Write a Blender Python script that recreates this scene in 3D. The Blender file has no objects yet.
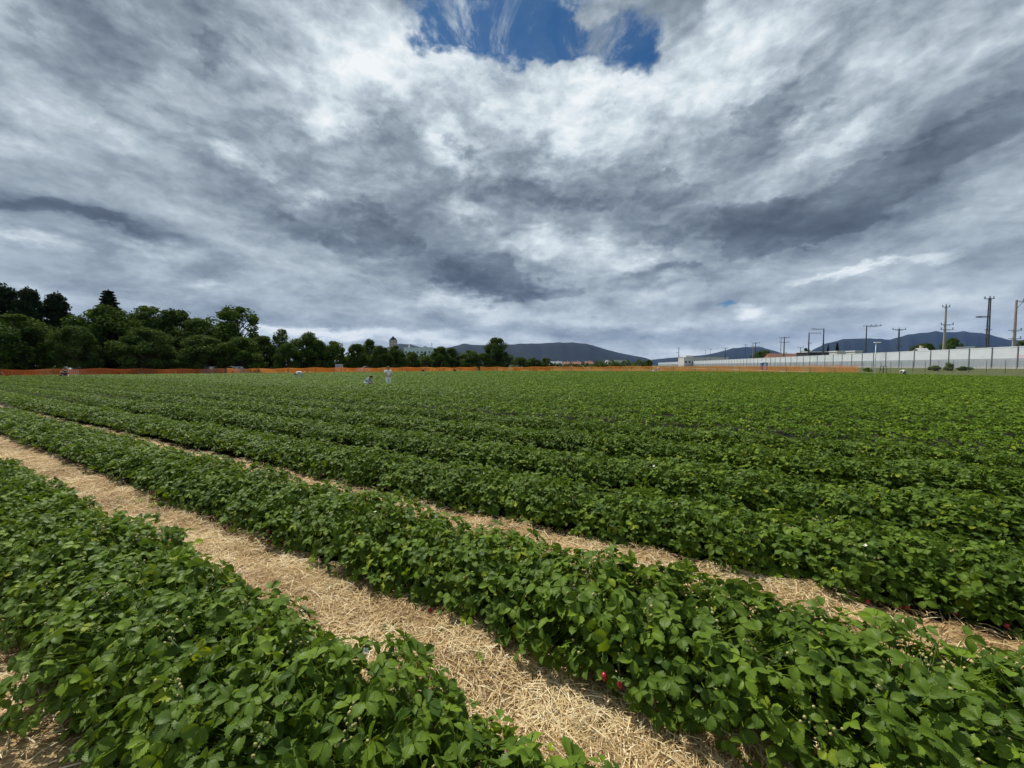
import bpy, math, random
import numpy as np
from mathutils import Vector, Matrix

R = math.radians
rng = np.random.default_rng(11)
random.seed(11)
sc = bpy.context.scene
COL = sc.collection
CAM_H = 1.6
FPX = 385.0
PITCH = R(2.77)
CP, SP = math.cos(PITCH), math.sin(PITCH)

# ---------------------------------------------------------------- camera
cam_d = bpy.data.cameras.new('camera')
cam_d.sensor_width = 36.0
cam_d.lens = FPX * 36.0 / 1024.0
cam_d.clip_start = 0.05
cam_d.clip_end = 40000.0
cam = bpy.data.objects.new('camera', cam_d)
cam.location = (0, 0, CAM_H)
cam.rotation_euler = (R(90) - PITCH, 0, 0)
COL.objects.link(cam)
sc.camera = cam

def ray(px, py):
    """world direction seen at a pixel of the photograph"""
    a = (px - 512.0) / FPX
    b = (384.0 - py) / FPX
    return np.array([a, CP + b * SP, -SP + b * CP])

def at(px, py, depth):
    """world point on that line of sight, depth metres ahead (along world Y)"""
    d = ray(px, py)
    return np.array([0, 0, CAM_H]) + d * (depth / d[1])

# ---------------------------------------------------------------- node helpers
class NT:
    def __init__(s, tree):
        s.t = tree
    def n(s, kind, **kw):
        nd = s.t.nodes.new(kind)
        for k, v in kw.items():
            setattr(nd, k, v)
        return nd
    def put(s, sock, v):
        if hasattr(v, 'is_output'):
            s.t.links.new(v, sock)
        else:
            sock.default_value = v
    def m(s, op, a, b=None, c=None, clamp=False):
        nd = s.n('ShaderNodeMath', operation=op, use_clamp=clamp)
        s.put(nd.inputs[0], a)
        if b is not None: s.put(nd.inputs[1], b)
        if c is not None: s.put(nd.inputs[2], c)
        return nd.outputs[0]
    def v(s, op, a, b=None, scale=None):
        nd = s.n('ShaderNodeVectorMath', operation=op)
        s.put(nd.inputs[0], a)
        if b is not None: s.put(nd.inputs[1], b)
        if scale is not None: s.put(nd.inputs['Scale'], scale)
        return nd.outputs[0]
    def noise(s, vec, scale, detail=6, rough=.55, dist=0.0, lac=2.0):
        nd = s.n('ShaderNodeTexNoise')
        s.put(nd.inputs['Vector'], vec)
        nd.inputs['Scale'].default_value = scale
        nd.inputs['Detail'].default_value = detail
        nd.inputs['Roughness'].default_value = rough
        nd.inputs['Lacunarity'].default_value = lac
        nd.inputs['Distortion'].default_value = dist
        return nd
    def ramp(s, fac, stops, interp='LINEAR'):
        nd = s.n('ShaderNodeValToRGB')
        cr = nd.color_ramp
        cr.interpolation = interp
        while len(cr.elements) < len(stops):
            cr.elements.new(0.5)
        for e, (p, c) in zip(cr.elements, stops):
            e.position = p
            e.color = (*c, 1) if len(c) == 3 else c
        s.put(nd.inputs[0], fac)
        return nd.outputs[0]
    def maprange(s, v, a, b, c=0.0, d=1.0, mode='SMOOTHSTEP'):
        nd = s.n('ShaderNodeMapRange', interpolation_type=mode)
        s.put(nd.inputs[0], v)
        for i, x in enumerate((a, b, c, d)):
            s.put(nd.inputs[1 + i], x)
        return nd.outputs[0]
    def mix(s, f, a, b, blend='MIX'):
        nd = s.n('ShaderNodeMix', data_type='RGBA', blend_type=blend)
        s.put(nd.inputs[0], f)
        s.put(nd.inputs[6], (*a, 1) if isinstance(a, tuple) and len(a) == 3 else a)
        s.put(nd.inputs[7], (*b, 1) if isinstance(b, tuple) and len(b) == 3 else b)
        return nd.outputs[2]

def lin(r, g, b):
    f = lambda c: c / 12.92 if c <= .04045 else ((c + .055) / 1.055) ** 2.4
    return (f(r / 255), f(g / 255), f(b / 255))

# ---------------------------------------------------------------- sun and sky
SUN_AZ, SUN_EL = R(-40), R(57)
sun_dir = Vector((math.sin(SUN_AZ) * math.cos(SUN_EL), math.cos(SUN_AZ) * math.cos(SUN_EL), math.sin(SUN_EL)))
sl = bpy.data.lights.new('sun', 'SUN')
sl.energy = 5.0
sl.angle = R(0.5)
sl.color = (1.0, .95, .87)
so = bpy.data.objects.new('sun', sl)
so.rotation_euler = sun_dir.to_track_quat('Z', 'Y').to_euler()
so.location = (-40, 20, 60)
COL.objects.link(so)

# clouds: (px, py, half width, half height, tilt (degrees, down to the right positive), weight)
CLOUDS = [
 # dark masses
 (455,268,120,24,14,-.26),(400,218,85,24,8,-.20),(478,287,66,12,6,-.22),(430,178,46,14,-12,-.16),(497,168,42,26,20,-.18),
 (350,205,50,16,18,-.12),(545,215,60,28,0,-.14),(640,196,120,30,6,-.22),(745,232,95,20,-6,-.26),(715,168,72,26,-30,-.12),
 (785,92,52,24,-38,-.22),(800,45,34,10,-40,-.08),(900,182,140,30,-20,-.26),(968,128,95,36,-22,-.20),(1010,60,60,50,-30,-.12),
 (860,215,70,14,-16,-.14),
 (50,212,95,13,10,-.24),(130,232,66,9,17,-.24),(85,250,60,9,18,-.14),(206,270,24,7,4,-.12),(10,195,50,12,10,-.12),
 (205,44,28,20,40,-.22),(98,26,44,14,42,-.12),(70,62,90,18,24,-.10),(30,25,80,30,20,-.08),(165,5,40,14,10,-.1),
 (255,190,76,14,32,-.14),(300,210,66,14,32,-.12),(215,165,60,12,30,-.06),(285,122,26,8,25,-.10),(378,137,44,11,-14,-.14),
 (655,272,46,8,-4,-.20),(700,268,36,6,4,-.12),(610,291,46,8,-6,-.10),(690,306,40,6,-6,-.08),(560,300,50,8,0,-.06),
 (690,338,160,9,0,-.12),(900,312,150,9,-4,-.08),(330,322,130,8,3,-.10),(190,306,80,13,12,-.14),(560,336,120,6,0,-.08),(60,280,80,9,6,-.08),
 # bright masses
 (400,66,95,34,-14,.18),(345,22,60,36,20,.20),(290,60,46,34,40,.12),(505,92,120,32,4,.22),(640,108,86,36,-14,.17),(715,48,86,40,-20,.22),
 (600,84,40,22,0,.12),(465,152,36,16,30,.22),(452,205,26,12,10,.14),(560,140,60,18,0,.16),(330,112,60,16,10,.10),
 (838,128,60,14,-38,.20),(800,126,22,8,-20,.12),(880,40,80,30,-10,.10),(1000,92,40,9,-20,.10),
 (12,142,24,10,10,.18),(110,118,80,20,22,.08),(225,150,40,10,25,.14),(318,185,16,7,-10,.18),(280,172,18,7,0,.14),
 (585,252,70,13,4,.18),(640,262,26,6,0,.10),(535,250,30,16,20,.10),(655,292,50,7,-4,.10),(545,310,60,8,0,.08),
 (852,273,58,3.4,-9,.24),(948,257,26,4,-8,.16),(900,300,120,6,-4,.05),
 (400,337,130,5.5,2,.22),(300,333,60,5,4,.20),(520,301,70,6,-3,.14),(450,305,60,7,6,.10),(560,322,60,5,0,.10),(690,325,70,5,0,.08),
 (30,238,60,4.5,14,.20),(165,252,44,8,10,.14),(145,268,20,6,4,.16),(265,262,60,10,18,.08),(210,282,34,4,4,.10),(700,352,40,4,0,.12),
 (835,300,130,6,-4,.08),(960,305,80,6,-4,.08),(748,311,14,6,-6,.24),(768,316,26,4,4,.12),
]
HOLES = [(510,18,104,46,4,1.0),(470,40,40,26,0,.6),(560,40,34,22,0,.5),(636,58,24,18,-30,.5),(425,26,22,24,0,.5),(618,30,36,22,-20,.55),
         (727,304,11,4,-4,.55),(590,12,26,16,-35,-.5),(550,72,24,12,0,-.3)]

def build_world():
    w = bpy.data.worlds.new('World')
    sc.world = w
    w.use_nodes = True
    t = w.node_tree
    t.nodes.clear()
    N = NT(t)
    out = N.n('ShaderNodeOutputWorld')
    tc = N.n('ShaderNodeTexCoord')
    sep = N.n('ShaderNodeSeparateXYZ')
    t.links.new(tc.outputs['Generated'], sep.inputs[0])
    x, y, z = sep.outputs
    # flat cloud deck seen from below
    zc = N.m('MAXIMUM', z, 0.0)
    den = N.m('ADD', zc, 0.20)
    deck = N.n('ShaderNodeCombineXYZ')
    N.put(deck.inputs[0], N.m('DIVIDE', x, den))
    N.put(deck.inputs[1], N.m('DIVIDE', y, den))
    q = deck.outputs[0]
    # where on the northern half of the sky a cloud mass sits
    yc = N.m('MAXIMUM', y, 0.08)
    gn = N.n('ShaderNodeCombineXYZ')
    N.put(gn.inputs[0], N.m('DIVIDE', x, yc))
    N.put(gn.inputs[1], N.m('DIVIDE', z, yc))
    g = gn.outputs[0]
    # ragged edges: shift the lookup by two scales of noise
    w1 = N.noise(q, 2.0, 5, .6)
    w2 = N.noise(N.v('MULTIPLY', tc.outputs['Generated'], (1, 1, 1.6)), 9.0, 5, .62)
    d1 = N.v('SUBTRACT', w1.outputs['Color'], (.5, .5, .5))
    d2 = N.v('SUBTRACT', w2.outputs['Color'], (.5, .5, .5))
    flat = N.m('MULTIPLY_ADD', zc, 1.5, .10)
    flat = N.m('MINIMUM', flat, 1.0)
    dd = N.v('ADD', N.v('MULTIPLY', d1, (.34, .30, 0)), N.v('MULTIPLY', d2, (.30, .24, 0)))
    gw = N.v('ADD', g, N.v('SCALE', dd, scale=flat))
    def blob_sum(lst, coord, grow):
        acc = None
        for (px, py, rx, ry, a, wt) in lst:
            d = ray(px, py)
            u, v = d[0] / d[1], d[2] / d[1]
            mp = N.n('ShaderNodeMapping', vector_type='TEXTURE')
            mp.inputs['Location'].default_value = (u, v, 0)
            mp.inputs['Rotation'].default_value = (0, 0, R(-a))
            mp.inputs['Scale'].default_value = (rx * grow / FPX, ry * grow / FPX, 1)
            t.links.new(coord, mp.inputs['Vector'])
            gr = N.n('ShaderNodeTexGradient', gradient_type='SPHERICAL')
            t.links.new(mp.outputs[0], gr.inputs[0])
            s = N.maprange(gr.outputs['Fac'], 0, 1, 0, wt)
            acc = s if acc is None else N.m('ADD', acc, s)
        return acc
    front = N.maprange(y, .08, .3)
    Bb = N.m('MULTIPLY', blob_sum([c for c in CLOUDS if c[5] > 0], gw, 1.75), front)
    Bd = N.m('MULTIPLY', blob_sum([c for c in CLOUDS if c[5] < 0], gw, 1.75), front)
    q2 = N.v('ADD', N.v('MULTIPLY', tc.outputs['Generated'], (1, 1, 1.75)), N.v('SCALE', d2, scale=.05))
    n1 = N.noise(q, 2.1, 8, .56, .25)
    n2 = N.noise(q2, 6.5, 8, .58, .1)
    sx, sy = sun_dir.x, sun_dir.y
    qs = N.v('ADD', q, (sx * .06, sy * .06, 0))
    n1s = N.noise(qs, 2.1, 5, .56, .25)
    qs2 = N.v('ADD', q2, (sx * .015, sy * .015, .016))
    n2s = N.noise(qs2, 6.5, 6, .58, .1)
    rel = N.m('SUBTRACT', n1.outputs['Fac'], n1s.outputs['Fac'])
    rel2 = N.m('SUBTRACT', n2.outputs['Fac'], n2s.outputs['Fac'])
    fade = N.m('MULTIPLY_ADD', zc, 1.2, .42)
    fade = N.m('MINIMUM', fade, 1.0)
    det = N.m('MULTIPLY', N.m('SUBTRACT', n1.outputs['Fac'], .5), .58)
    det = N.m('MULTIPLY_ADD', N.m('SUBTRACT', n2.outputs['Fac'], .5), .42, det)
    # heaped clouds: smooth cells with creases between them
    vo = N.n('ShaderNodeTexVoronoi', feature='F1')
    N.put(vo.inputs['Vector'], q2)
    vo.inputs['Scale'].default_value = 7.0
    vo.inputs['Detail'].default_value = 2.5
    vo.inputs['Roughness'].default_value = .55
    puff = N.m('SUBTRACT', .48, vo.outputs['Distance'])
    det = N.m('MULTIPLY_ADD', puff, .26, det)
    det = N.m('MULTIPLY_ADD', rel, -.9, det)
    det = N.m('MULTIPLY_ADD', rel2, -1.35, det)
    det = N.m('MULTIPLY', det, fade)
    # heaped dark clouds have edges of their own in front of the paler layer
    X = N.m('MULTIPLY_ADD', N.m('SUBTRACT', n2.outputs['Fac'], .5), .62, N.m('MULTIPLY', Bd, -1.0))
    X = N.m('MULTIPLY_ADD', puff, .22, X)
    heap = N.maprange(X, .07, .165)
    B = N.m('MULTIPLY_ADD', Bd, .80, N.m('MULTIPLY', Bb, 1.1))
    B = N.m('MULTIPLY_ADD', heap, -.13, B)
    low = N.maprange(zc, .0, .17, .09, .0)
    T = N.m('ADD', N.m('MULTIPLY_ADD', det, .92, B), N.m('ADD', low, SKY_BASE))
    col = N.ramp(T, [(0.0, lin(74,83,97)), (.2, lin(92,103,117)), (.38, lin(116,129,143)), (.55, lin(146,159,171)),
                     (.72, lin(182,195,205)), (.88, lin(220,231,237)), (1.0, lin(243,248,250))])
    bg_c = N.n('ShaderNodeBackground')
    N.put(bg_c.inputs[0], col)
    bg_c.inputs[1].default_value = 1.0
    sky = N.n('ShaderNodeTexSky', sky_type='NISHITA')
    sky.sun_disc = False
    sky.sun_elevation = SUN_EL
    sky.sun_rotation = SUN_AZ
    sky.altitude = 350
    sky.air_density = 1.0
    sky.dust_density = .3
    sky.ozone_density = 2.0
    bg_s = N.n('ShaderNodeBackground')
    N.put(bg_s.inputs[0], N.mix(1.0, sky.outputs[0], (.30, .80, 1.15), 'MULTIPLY'))
    bg_s.inputs[1].default_value = 0.056
    H = N.m('MULTIPLY', blob_sum(HOLES, gw, 1.5), front)
    hn = N.m('MULTIPLY_ADD', N.m('SUBTRACT', n2.outputs['Fac'], .5), -2.1, H)
    hn = N.m('MULTIPLY_ADD', N.m('SUBTRACT', n1.outputs['Fac'], .5), -.5, hn)
    hole = N.maprange(hn, .05, .68)
    hole = N.m('MULTIPLY', hole, N.maprange(H, .02, .2))
    ve = N.noise(N.v('MULTIPLY', q, (1.0, .55, 1.0)), 6.5, 7, .68, .6)
    veil = N.maprange(ve.outputs['Fac'], .47, .72, 0, .85)
    thin = N.maprange(ve.outputs['Fac'], .2, .8, .0, .14)
    hole = N.m('MULTIPLY', hole, N.m('SUBTRACT', 1.0, N.m('MAXIMUM', veil, thin)))
    ms = N.n('ShaderNodeMixShader')
    N.put(ms.inputs[0], hole)
    t.links.new(bg_c.outputs[0], ms.inputs[1])
    t.links.new(bg_s.outputs[0], ms.inputs[2])
    t.links.new(ms.outputs[0], out.inputs[0])
    w.cycles.sampling_method = 'MANUAL'
    w.cycles.sample_map_resolution = 256
SKY_BASE = .735
build_world()

sc.view_settings.view_transform = 'Standard'
sc.view_settings.look = 'None'
sc.view_settings.exposure = 0.0
sc.view_settings.gamma = 1.0
cy = sc.cycles
cy.max_bounces = 6
cy.diffuse_bounces = 3
cy.glossy_bounces = 2
cy.transmission_bounces = 3
cy.volume_bounces = 0
cy.transparent_max_bounces = 8
cy.caustics_reflective = False
cy.caustics_refractive = False
cy.sample_clamp_indirect = 6.0

# ---------------------------------------------------------------- mesh helpers
def tag(o, label=None, cat=None, group=None, kind=None):
    if label: o['label'] = label
    if cat: o['category'] = cat
    if group: o['group'] = group
    if kind: o['kind'] = kind
    return o

def np_mesh(name, verts, quads=None, tris=None, attrs=None, uv=None, smooth=False):
    """verts (n,3); quads (m,4); tris (k,3); attrs {name: per-face float array}; uv per-vertex (n,2)"""
    me = bpy.data.meshes.new(name)
    quads = np.zeros((0, 4), np.int32) if quads is None else np.asarray(quads, np.int32)
    tris = np.zeros((0, 3), np.int32) if tris is None else np.asarray(tris, np.int32)
    nq, nt = len(quads), len(tris)
    loops = np.concatenate([quads.ravel(), tris.ravel()]).astype(np.int32)
    starts = np.concatenate([np.arange(nq) * 4, nq * 4 + np.arange(nt) * 3]).astype(np.int32)
    me.vertices.add(len(verts))
    me.vertices.foreach_set('co', np.asarray(verts, np.float32).ravel())
    me.loops.add(len(loops))
    me.loops.foreach_set('vertex_index', loops)
    me.polygons.add(nq + nt)
    me.polygons.foreach_set('loop_start', starts)
    me.polygons.foreach_set('use_smooth', np.full(nq + nt, smooth))
    if attrs:
        for k, a in attrs.items():
            at_ = me.attributes.new(k, 'FLOAT', 'FACE')
            at_.data.foreach_set('value', np.asarray(a, np.float32))
    if uv is not None:
        ul = me.uv_layers.new(name='uv')
        ul.data.foreach_set('uv', np.asarray(uv, np.float32)[loops].ravel())
    me.update(calc_edges=True)
    me.validate()
    return me

def link(name, me, mat=None, parent=None, loc=None, rotz=0.0):
    o = bpy.data.objects.new(name, me)
    COL.objects.link(o)
    if mat is not None and me is not None:
        for mm in (mat if isinstance(mat, (list, tuple)) else [mat]):
            me.materials.append(mm)
    if loc is not None:
        o.location = loc
    if rotz:
        o.rotation_euler = (0, 0, rotz)
    if parent is not None:
        o.parent = parent
    return o

def empty(name, loc=(0, 0, 0), rotz=0.0):
    o = bpy.data.objects.new(name, None)
    o.empty_display_size = .2
    o.location = loc
    o.rotation_euler = (0, 0, rotz)
    COL.objects.link(o)
    return o

class MB:
    """collects boxes, tubes, quads into one mesh"""
    def __init__(s):
        s.v, s.f, s.n, s.mi = [], [], 0, []
    def add(s, verts, faces, mi=0):
        verts = np.asarray(verts, float).reshape(-1, 3)
        s.v.append(verts)
        for f in faces:
            s.f.append([i + s.n for i in f])
            s.mi.append(mi)
        s.n += len(verts)
    def box(s, c, size, rotz=0.0, mi=0, taper=1.0, bevel=0.0):
        x, y, z = [k / 2 for k in size]
        if bevel > 0:
            b = min(bevel, x * .9, y * .9, z * .9)
            ring = [(-x + b, -y), (x - b, -y), (x, -y + b), (x, y - b), (x - b, y), (-x + b, y), (-x, y - b), (-x, -y + b)]
            inner = [(px * (1 - b / x), py * (1 - b / y)) for px, py in ring]
            lv = [[(px, py, -z) for px, py in inner], [(px, py, -z + b) for px, py in ring],
                  [(px, py, z - b) for px, py in ring], [(px, py, z) for px, py in inner]]
            p = np.array([q for l in lv for q in l])
            fs = [tuple(range(7, -1, -1)), tuple(24 + i for i in range(8))]
            for l in range(3):
                for i in range(8):
                    j = (i + 1) % 8
                    fs.append((l * 8 + i, l * 8 + j, l * 8 + 8 + j, l * 8 + 8 + i))
        else:
            t = taper
            p = np.array([(-x, -y, -z), (x, -y, -z), (x, y, -z), (-x, y, -z),
                          (-x * t, -y * t, z), (x * t, -y * t, z), (x * t, y * t, z), (-x * t, y * t, z)])
            fs = [(3, 2, 1, 0), (4, 5, 6, 7), (0, 1, 5, 4), (1, 2, 6, 5), (2, 3, 7, 6), (3, 0, 4, 7)]
        ca, sa = math.cos(rotz), math.sin(rotz)
        p = np.stack([p[:, 0] * ca - p[:, 1] * sa, p[:, 0] * sa + p[:, 1] * ca, p[:, 2]], 1) + np.array(c)
        s.add(p, fs, mi)
    def tube(s, pts, radii, n=8, mi=0, caps=True):
        pts = np.asarray(pts, float)
        k = len(pts)
        radii = np.broadcast_to(np.asarray(radii, float), (k,))
        tg = np.gradient(pts, axis=0)
        tg /= np.maximum(np.linalg.norm(tg, axis=1, keepdims=True), 1e-9)
        up = np.array([0, 0, 1.0]) if abs(tg[0][2]) < .9 else np.array([1.0, 0, 0])
        vs = []
        for i in range(k):
            a = np.cross(tg[i], up); a /= np.linalg.norm(a)
            b = np.cross(tg[i], a)
            th = np.arange(n) * 2 * math.pi / n
            vs.append(pts[i] + radii[i] * (np.cos(th)[:, None] * a + np.sin(th)[:, None] * b))
        fs = []
        for i in range(k - 1):
            for j in range(n):
                j2 = (j + 1) % n
                fs.append((i * n + j, i * n + j2, (i + 1) * n + j2, (i + 1) * n + j))
        if caps:
            fs.append(tuple(range(n - 1, -1, -1)))
            fs.append(tuple((k - 1) * n + j for j in range(n)))
        s.add(np.concatenate(vs), fs, mi)
    def mesh(s, name, smooth=False):
        me = bpy.data.meshes.new(name)
        me.from_pydata(np.concatenate(s.v).tolist(), [], s.f)
        me.polygons.foreach_set('material_index', s.mi)
        if smooth:
            me.polygons.foreach_set('use_smooth', [True] * len(s.f))
        me.update()
        return me
    def build(s, name, mat, parent=None, loc=None, rotz=0.0, smooth=False):
        return link(name, s.mesh(name, smooth), mat, parent, loc, rotz)

# ---------------------------------------------------------------- materials
def mat_new(name):
    m = bpy.data.materials.new(name)
    m.use_nodes = True
    t = m.node_tree
    t.nodes.clear()
    N = NT(t)
    out = N.n('ShaderNodeOutputMaterial')
    return m, N, out

def principled(N, col, rough=.6, spec=.5, metal=0.0):
    p = N.n('ShaderNodeBsdfPrincipled')
    N.put(p.inputs['Base Color'], (*col, 1) if isinstance(col, tuple) and len(col) == 3 else col)
    N.put(p.inputs['Roughness'], rough)
    N.put(p.inputs['Specular IOR Level'], spec)
    N.put(p.inputs['Metallic'], metal)
    return p

def plain(name, col, rough=.6, var=.15, scale=8.0, spec=.4, metal=0.0, bump=0.0, dirt=None):
    """paint, plaster, metal, cloth ... with a little uneven tone"""
    m, N, out = mat_new(name)
    tc = N.n('ShaderNodeTexCoord')
    nz = N.noise(tc.outputs['Object'], scale, 6, .6)
    a = tuple(c * (1 - var) for c in col)
    b = tuple(min(1, c * (1 + var)) for c in col)
    c = N.ramp(nz.outputs['Fac'], [(.3, a), (.7, b)])
    if dirt:
        n2 = N.noise(tc.outputs['Object'], scale * .23, 5, .7)
        c = N.mix(N.maprange(n2.outputs['Fac'], .5, .75, 0, .7), c, dirt)
    p = principled(N, c, rough, spec, metal)
    if bump:
        bp = N.n('ShaderNodeBump')
        bp.inputs['Strength'].default_value = bump
        bp.inputs['Distance'].default_value = .02
        N.put(bp.inputs['Height'], nz.outputs['Fac'])
        N.put(p.inputs['Normal'], bp.outputs[0])
    N.put(out.inputs[0], p.outputs[0])
    return m

def leaf_mat(name, dark, light, under, trans=.28, rough=.42, spec=.5, veins=False, obj_var=.10, patch=0.0):
    """tone by the per-leaf attribute 'tone', paler below, some light passes through"""
    m, N, out = mat_new(name)
    at_ = N.n('ShaderNodeAttribute', attribute_name='tone')
    oi = N.n('ShaderNodeObjectInfo')
    tone = N.m('MULTIPLY_ADD', N.m('SUBTRACT', oi.outputs['Random'], .5), obj_var, at_.outputs['Fac'], clamp=True)
    if patch:
        geo0 = N.n('ShaderNodeNewGeometry')
        pn = N.noise(geo0.outputs['Position'], .13, 4, .6)
        tone = N.m('MULTIPLY_ADD', N.m('SUBTRACT', pn.outputs['Fac'], .5), patch, tone, clamp=True)
    mid = tuple((a * .55 + b * .45) for a, b in zip(dark, light))
    c = N.ramp(tone, [(0, dark), (.5, mid), (.92, light), (1.0, (light[0] * 1.4, light[1] * 1.12, light[2] * .9))])
    geo = N.n('ShaderNodeNewGeometry')
    c = N.mix(N.m('MULTIPLY', geo.outputs['Backfacing'], .8), c, under)
    nrm = None
    if veins:
        uvn = N.n('ShaderNodeUVMap', uv_map='uv')
        sp = N.n('ShaderNodeSeparateXYZ')
        N.put(sp.inputs[0], uvn.outputs[0])
        u = N.m('ABSOLUTE', N.m('SUBTRACT', sp.outputs[0], .5))
        k = N.m('SUBTRACT', N.m('MULTIPLY', sp.outputs[1], 8.0), N.m('MULTIPLY', u, 7.0))
        w = N.m('ABSOLUTE', N.m('SUBTRACT', N.m('FRACT', k), .5))
        vein = N.maprange(w, .0, .16, 1, 0)
        mid_r = N.maprange(u, 0, .03, 1, 0)
        vv = N.m('MAXIMUM', vein, mid_r)
        c = N.mix(N.m('MULTIPLY', vv, .16), c, (light[0] * 1.5, light[1] * 1.35, light[2] * 1.3))
        bp = N.n('ShaderNodeBump')
        bp.inputs['Strength'].default_value = .55
        bp.inputs['Distance'].default_value = .004
        N.put(bp.inputs['Height'], N.m('SUBTRACT', 1.0, vv))
        nrm = bp.outputs[0]
    p = principled(N, c, rough, spec)
    tr = N.n('ShaderNodeBsdfTranslucent')
    N.put(tr.inputs[0], N.mix(1.0, c, (1.5, 1.35, .5), 'MULTIPLY'))
    if nrm is not None:
        N.put(p.inputs['Normal'], nrm)
    ms = N.n('ShaderNodeMixShader')
    ms.inputs[0].default_value = trans
    N.put(ms.inputs[1], p.outputs[0])
    N.put(ms.inputs[2], tr.outputs[0])
    N.put(out.inputs[0], ms.outputs[0])
    return m

M = {}
M['berry_leaf'] = leaf_mat('strawberry leaf', (.040, .090, .007), (.185, .290, .019), (.075, .135, .032), .30, .48, .28, True)
M['berry_leaf_far'] = leaf_mat('strawberry leaf far off', (.042, .094, .007), (.188, .295, .019), (.075, .135, .032), .30, .52, .12, False, .1, .55)
M['stem'] = plain('leaf stalk', (.07, .13, .03), .5)
M['berry_green'] = plain('unripe berry', (.34, .32, .11), .45, .3, 60)
M['berry_red'] = plain('ripe berry', (.24, .008, .008), .38, .3, 90, .6)
M['petal'] = plain('petal', (.78, .78, .74), .6, .05)
M['yellow'] = plain('flower centre', (.65, .45, .05), .6)

def straw_mat(name, bright=1.0):
    m, N, out = mat_new(name)
    at_ = N.n('ShaderNodeAttribute', attribute_name='tone')
    c = N.ramp(at_.outputs['Fac'], [(0, (.14, .075, .030)), (.25, (.34, .215, .095)), (.55, (.58, .42, .195)), (.85, (.76, .60, .32)), (1, (.86, .75, .49))])
    p = principled(N, c, .55, .35)
    tr = N.n('ShaderNodeBsdfTranslucent')
    N.put(tr.inputs[0], c)
    ms = N.n('ShaderNodeMixShader')
    ms.inputs[0].default_value = .12
    N.put(ms.inputs[1], p.outputs[0])
    N.put(ms.inputs[2], tr.outputs[0])
    N.put(out.inputs[0], ms.outputs[0])
    return m
M['straw'] = straw_mat('straw stalk')

def straw_bed_mat():
    m, N, out = mat_new('trodden straw')
    tc = N.n('ShaderNodeTexCoord')
    p0 = tc.outputs['Object']
    warp = N.noise(p0, 9, 3)
    pw = N.v('ADD', p0, N.v('SCALE', N.v('SUBTRACT', warp.outputs['Color'], (.5, .5, .5)), scale=.12))
    acc = None
    for a, sc_ in ((.3, 1.0), (1.4, 1.25), (2.5, .9)):
        mp = N.n('ShaderNodeMapping')
        mp.inputs['Rotation'].default_value = (0, 0, a)
        mp.inputs['Scale'].default_value = (9 * sc_, 150 * sc_, 20)
        N.put(mp.inputs[0], pw)
        f = N.noise(mp.outputs[0], 1.0, 3, .6).outputs['Fac']
        acc = f if acc is None else N.m('MAXIMUM', acc, f)
    big = N.noise(p0, 2.3, 5, .6).outputs['Fac']
    t = N.m('MULTIPLY_ADD', N.m('SUBTRACT', big, .5), .5, acc)
    c = N.ramp(t, [(.42, (.12, .065, .028)), (.55, (.33, .21, .095)), (.66, (.52, .37, .18)), (.8, (.66, .51, .28))])
    p = principled(N, c, .8, .2)
    bp = N.n('ShaderNodeBump')
    bp.inputs['Strength'].default_value = .9
    bp.inputs['Distance'].default_value = .012
    N.put(bp.inputs['Height'], acc)
    N.put(p.inputs['Normal'], bp.outputs[0])
    N.put(out.inputs[0], p.outputs[0])
    return m
M['straw_bed'] = straw_bed_mat()

def soil_mat(name, a, b, scale=3.0, bump=.5):
    m, N, out = mat_new(name)
    tc = N.n('ShaderNodeTexCoord')
    n1 = N.noise(tc.outputs['Object'], scale, 8, .65)
    n2 = N.noise(tc.outputs['Object'], scale * 9, 5, .65)
    f = N.m('MULTIPLY_ADD', n2.outputs['Fac'], .4, N.m('MULTIPLY', n1.outputs['Fac'], .6))
    c = N.ramp(f, [(.35, a), (.65, b)])
    p = principled(N, c, .9, .15)
    bp = N.n('ShaderNodeBump')
    bp.inputs['Strength'].default_value = bump
    bp.inputs['Distance'].default_value = .03
    N.put(bp.inputs['Height'], f)
    N.put(p.inputs['Normal'], bp.outputs[0])
    N.put(out.inputs[0], p.outputs[0])
    return m
M['soil'] = soil_mat('field soil in furrow shade tone', (.010, .011, .006), (.030, .028, .014))  # green-black base colour stands in for leaf shade between the beds
M['meadow'] = soil_mat('meadow', (.030, .060, .014), (.075, .105, .030), .35)
M['gravel'] = soil_mat('pale gravel', (.28, .26, .22), (.42, .39, .33), 6)
M['verge'] = soil_mat('rough verge', (.035, .060, .016), (.12, .115, .045), 1.2)
M['hill'] = soil_mat('forested hill', (.003, .007, .009), (.009, .016, .014), .006, .3)  # forest colour darkened to carry a cloud shadow

# ---------------------------------------------------------------- field frame
# rows run along ROW_T; ROW_N points across them, away from the photographer
TH = R(60.8)
ROW_T = np.array([-math.sin(TH), math.cos(TH)])
ROW_N = np.array([math.cos(TH), math.sin(TH)])
SPACING, D0 = 1.45, 0.83
FIELD = [(-110.0, 8.7), (-7.2, 87.0), (65.0, 72.0), (65 - 13.26, 14.0), (49.0, -8.0), (-104.0, -8.0)]

def inside(x, y, pad=0.0):
    """distance test against the field outline (convex enough for half planes, listed clockwise)"""
    x = np.asarray(x); y = np.asarray(y)
    ok = np.ones(x.shape, bool)
    n = len(FIELD)
    for i in range(n):
        ax, ay = FIELD[i]; bx, by = FIELD[(i + 1) % n]
        L = math.hypot(bx - ax, by - ay)
        ok &= ((x - ax) * (by - ay) - (y - ay) * (bx - ax)) / L > pad
    return ok

def sd(s, d):
    return ROW_T[0] * s + ROW_N[0] * d, ROW_T[1] * s + ROW_N[1] * d

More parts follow.
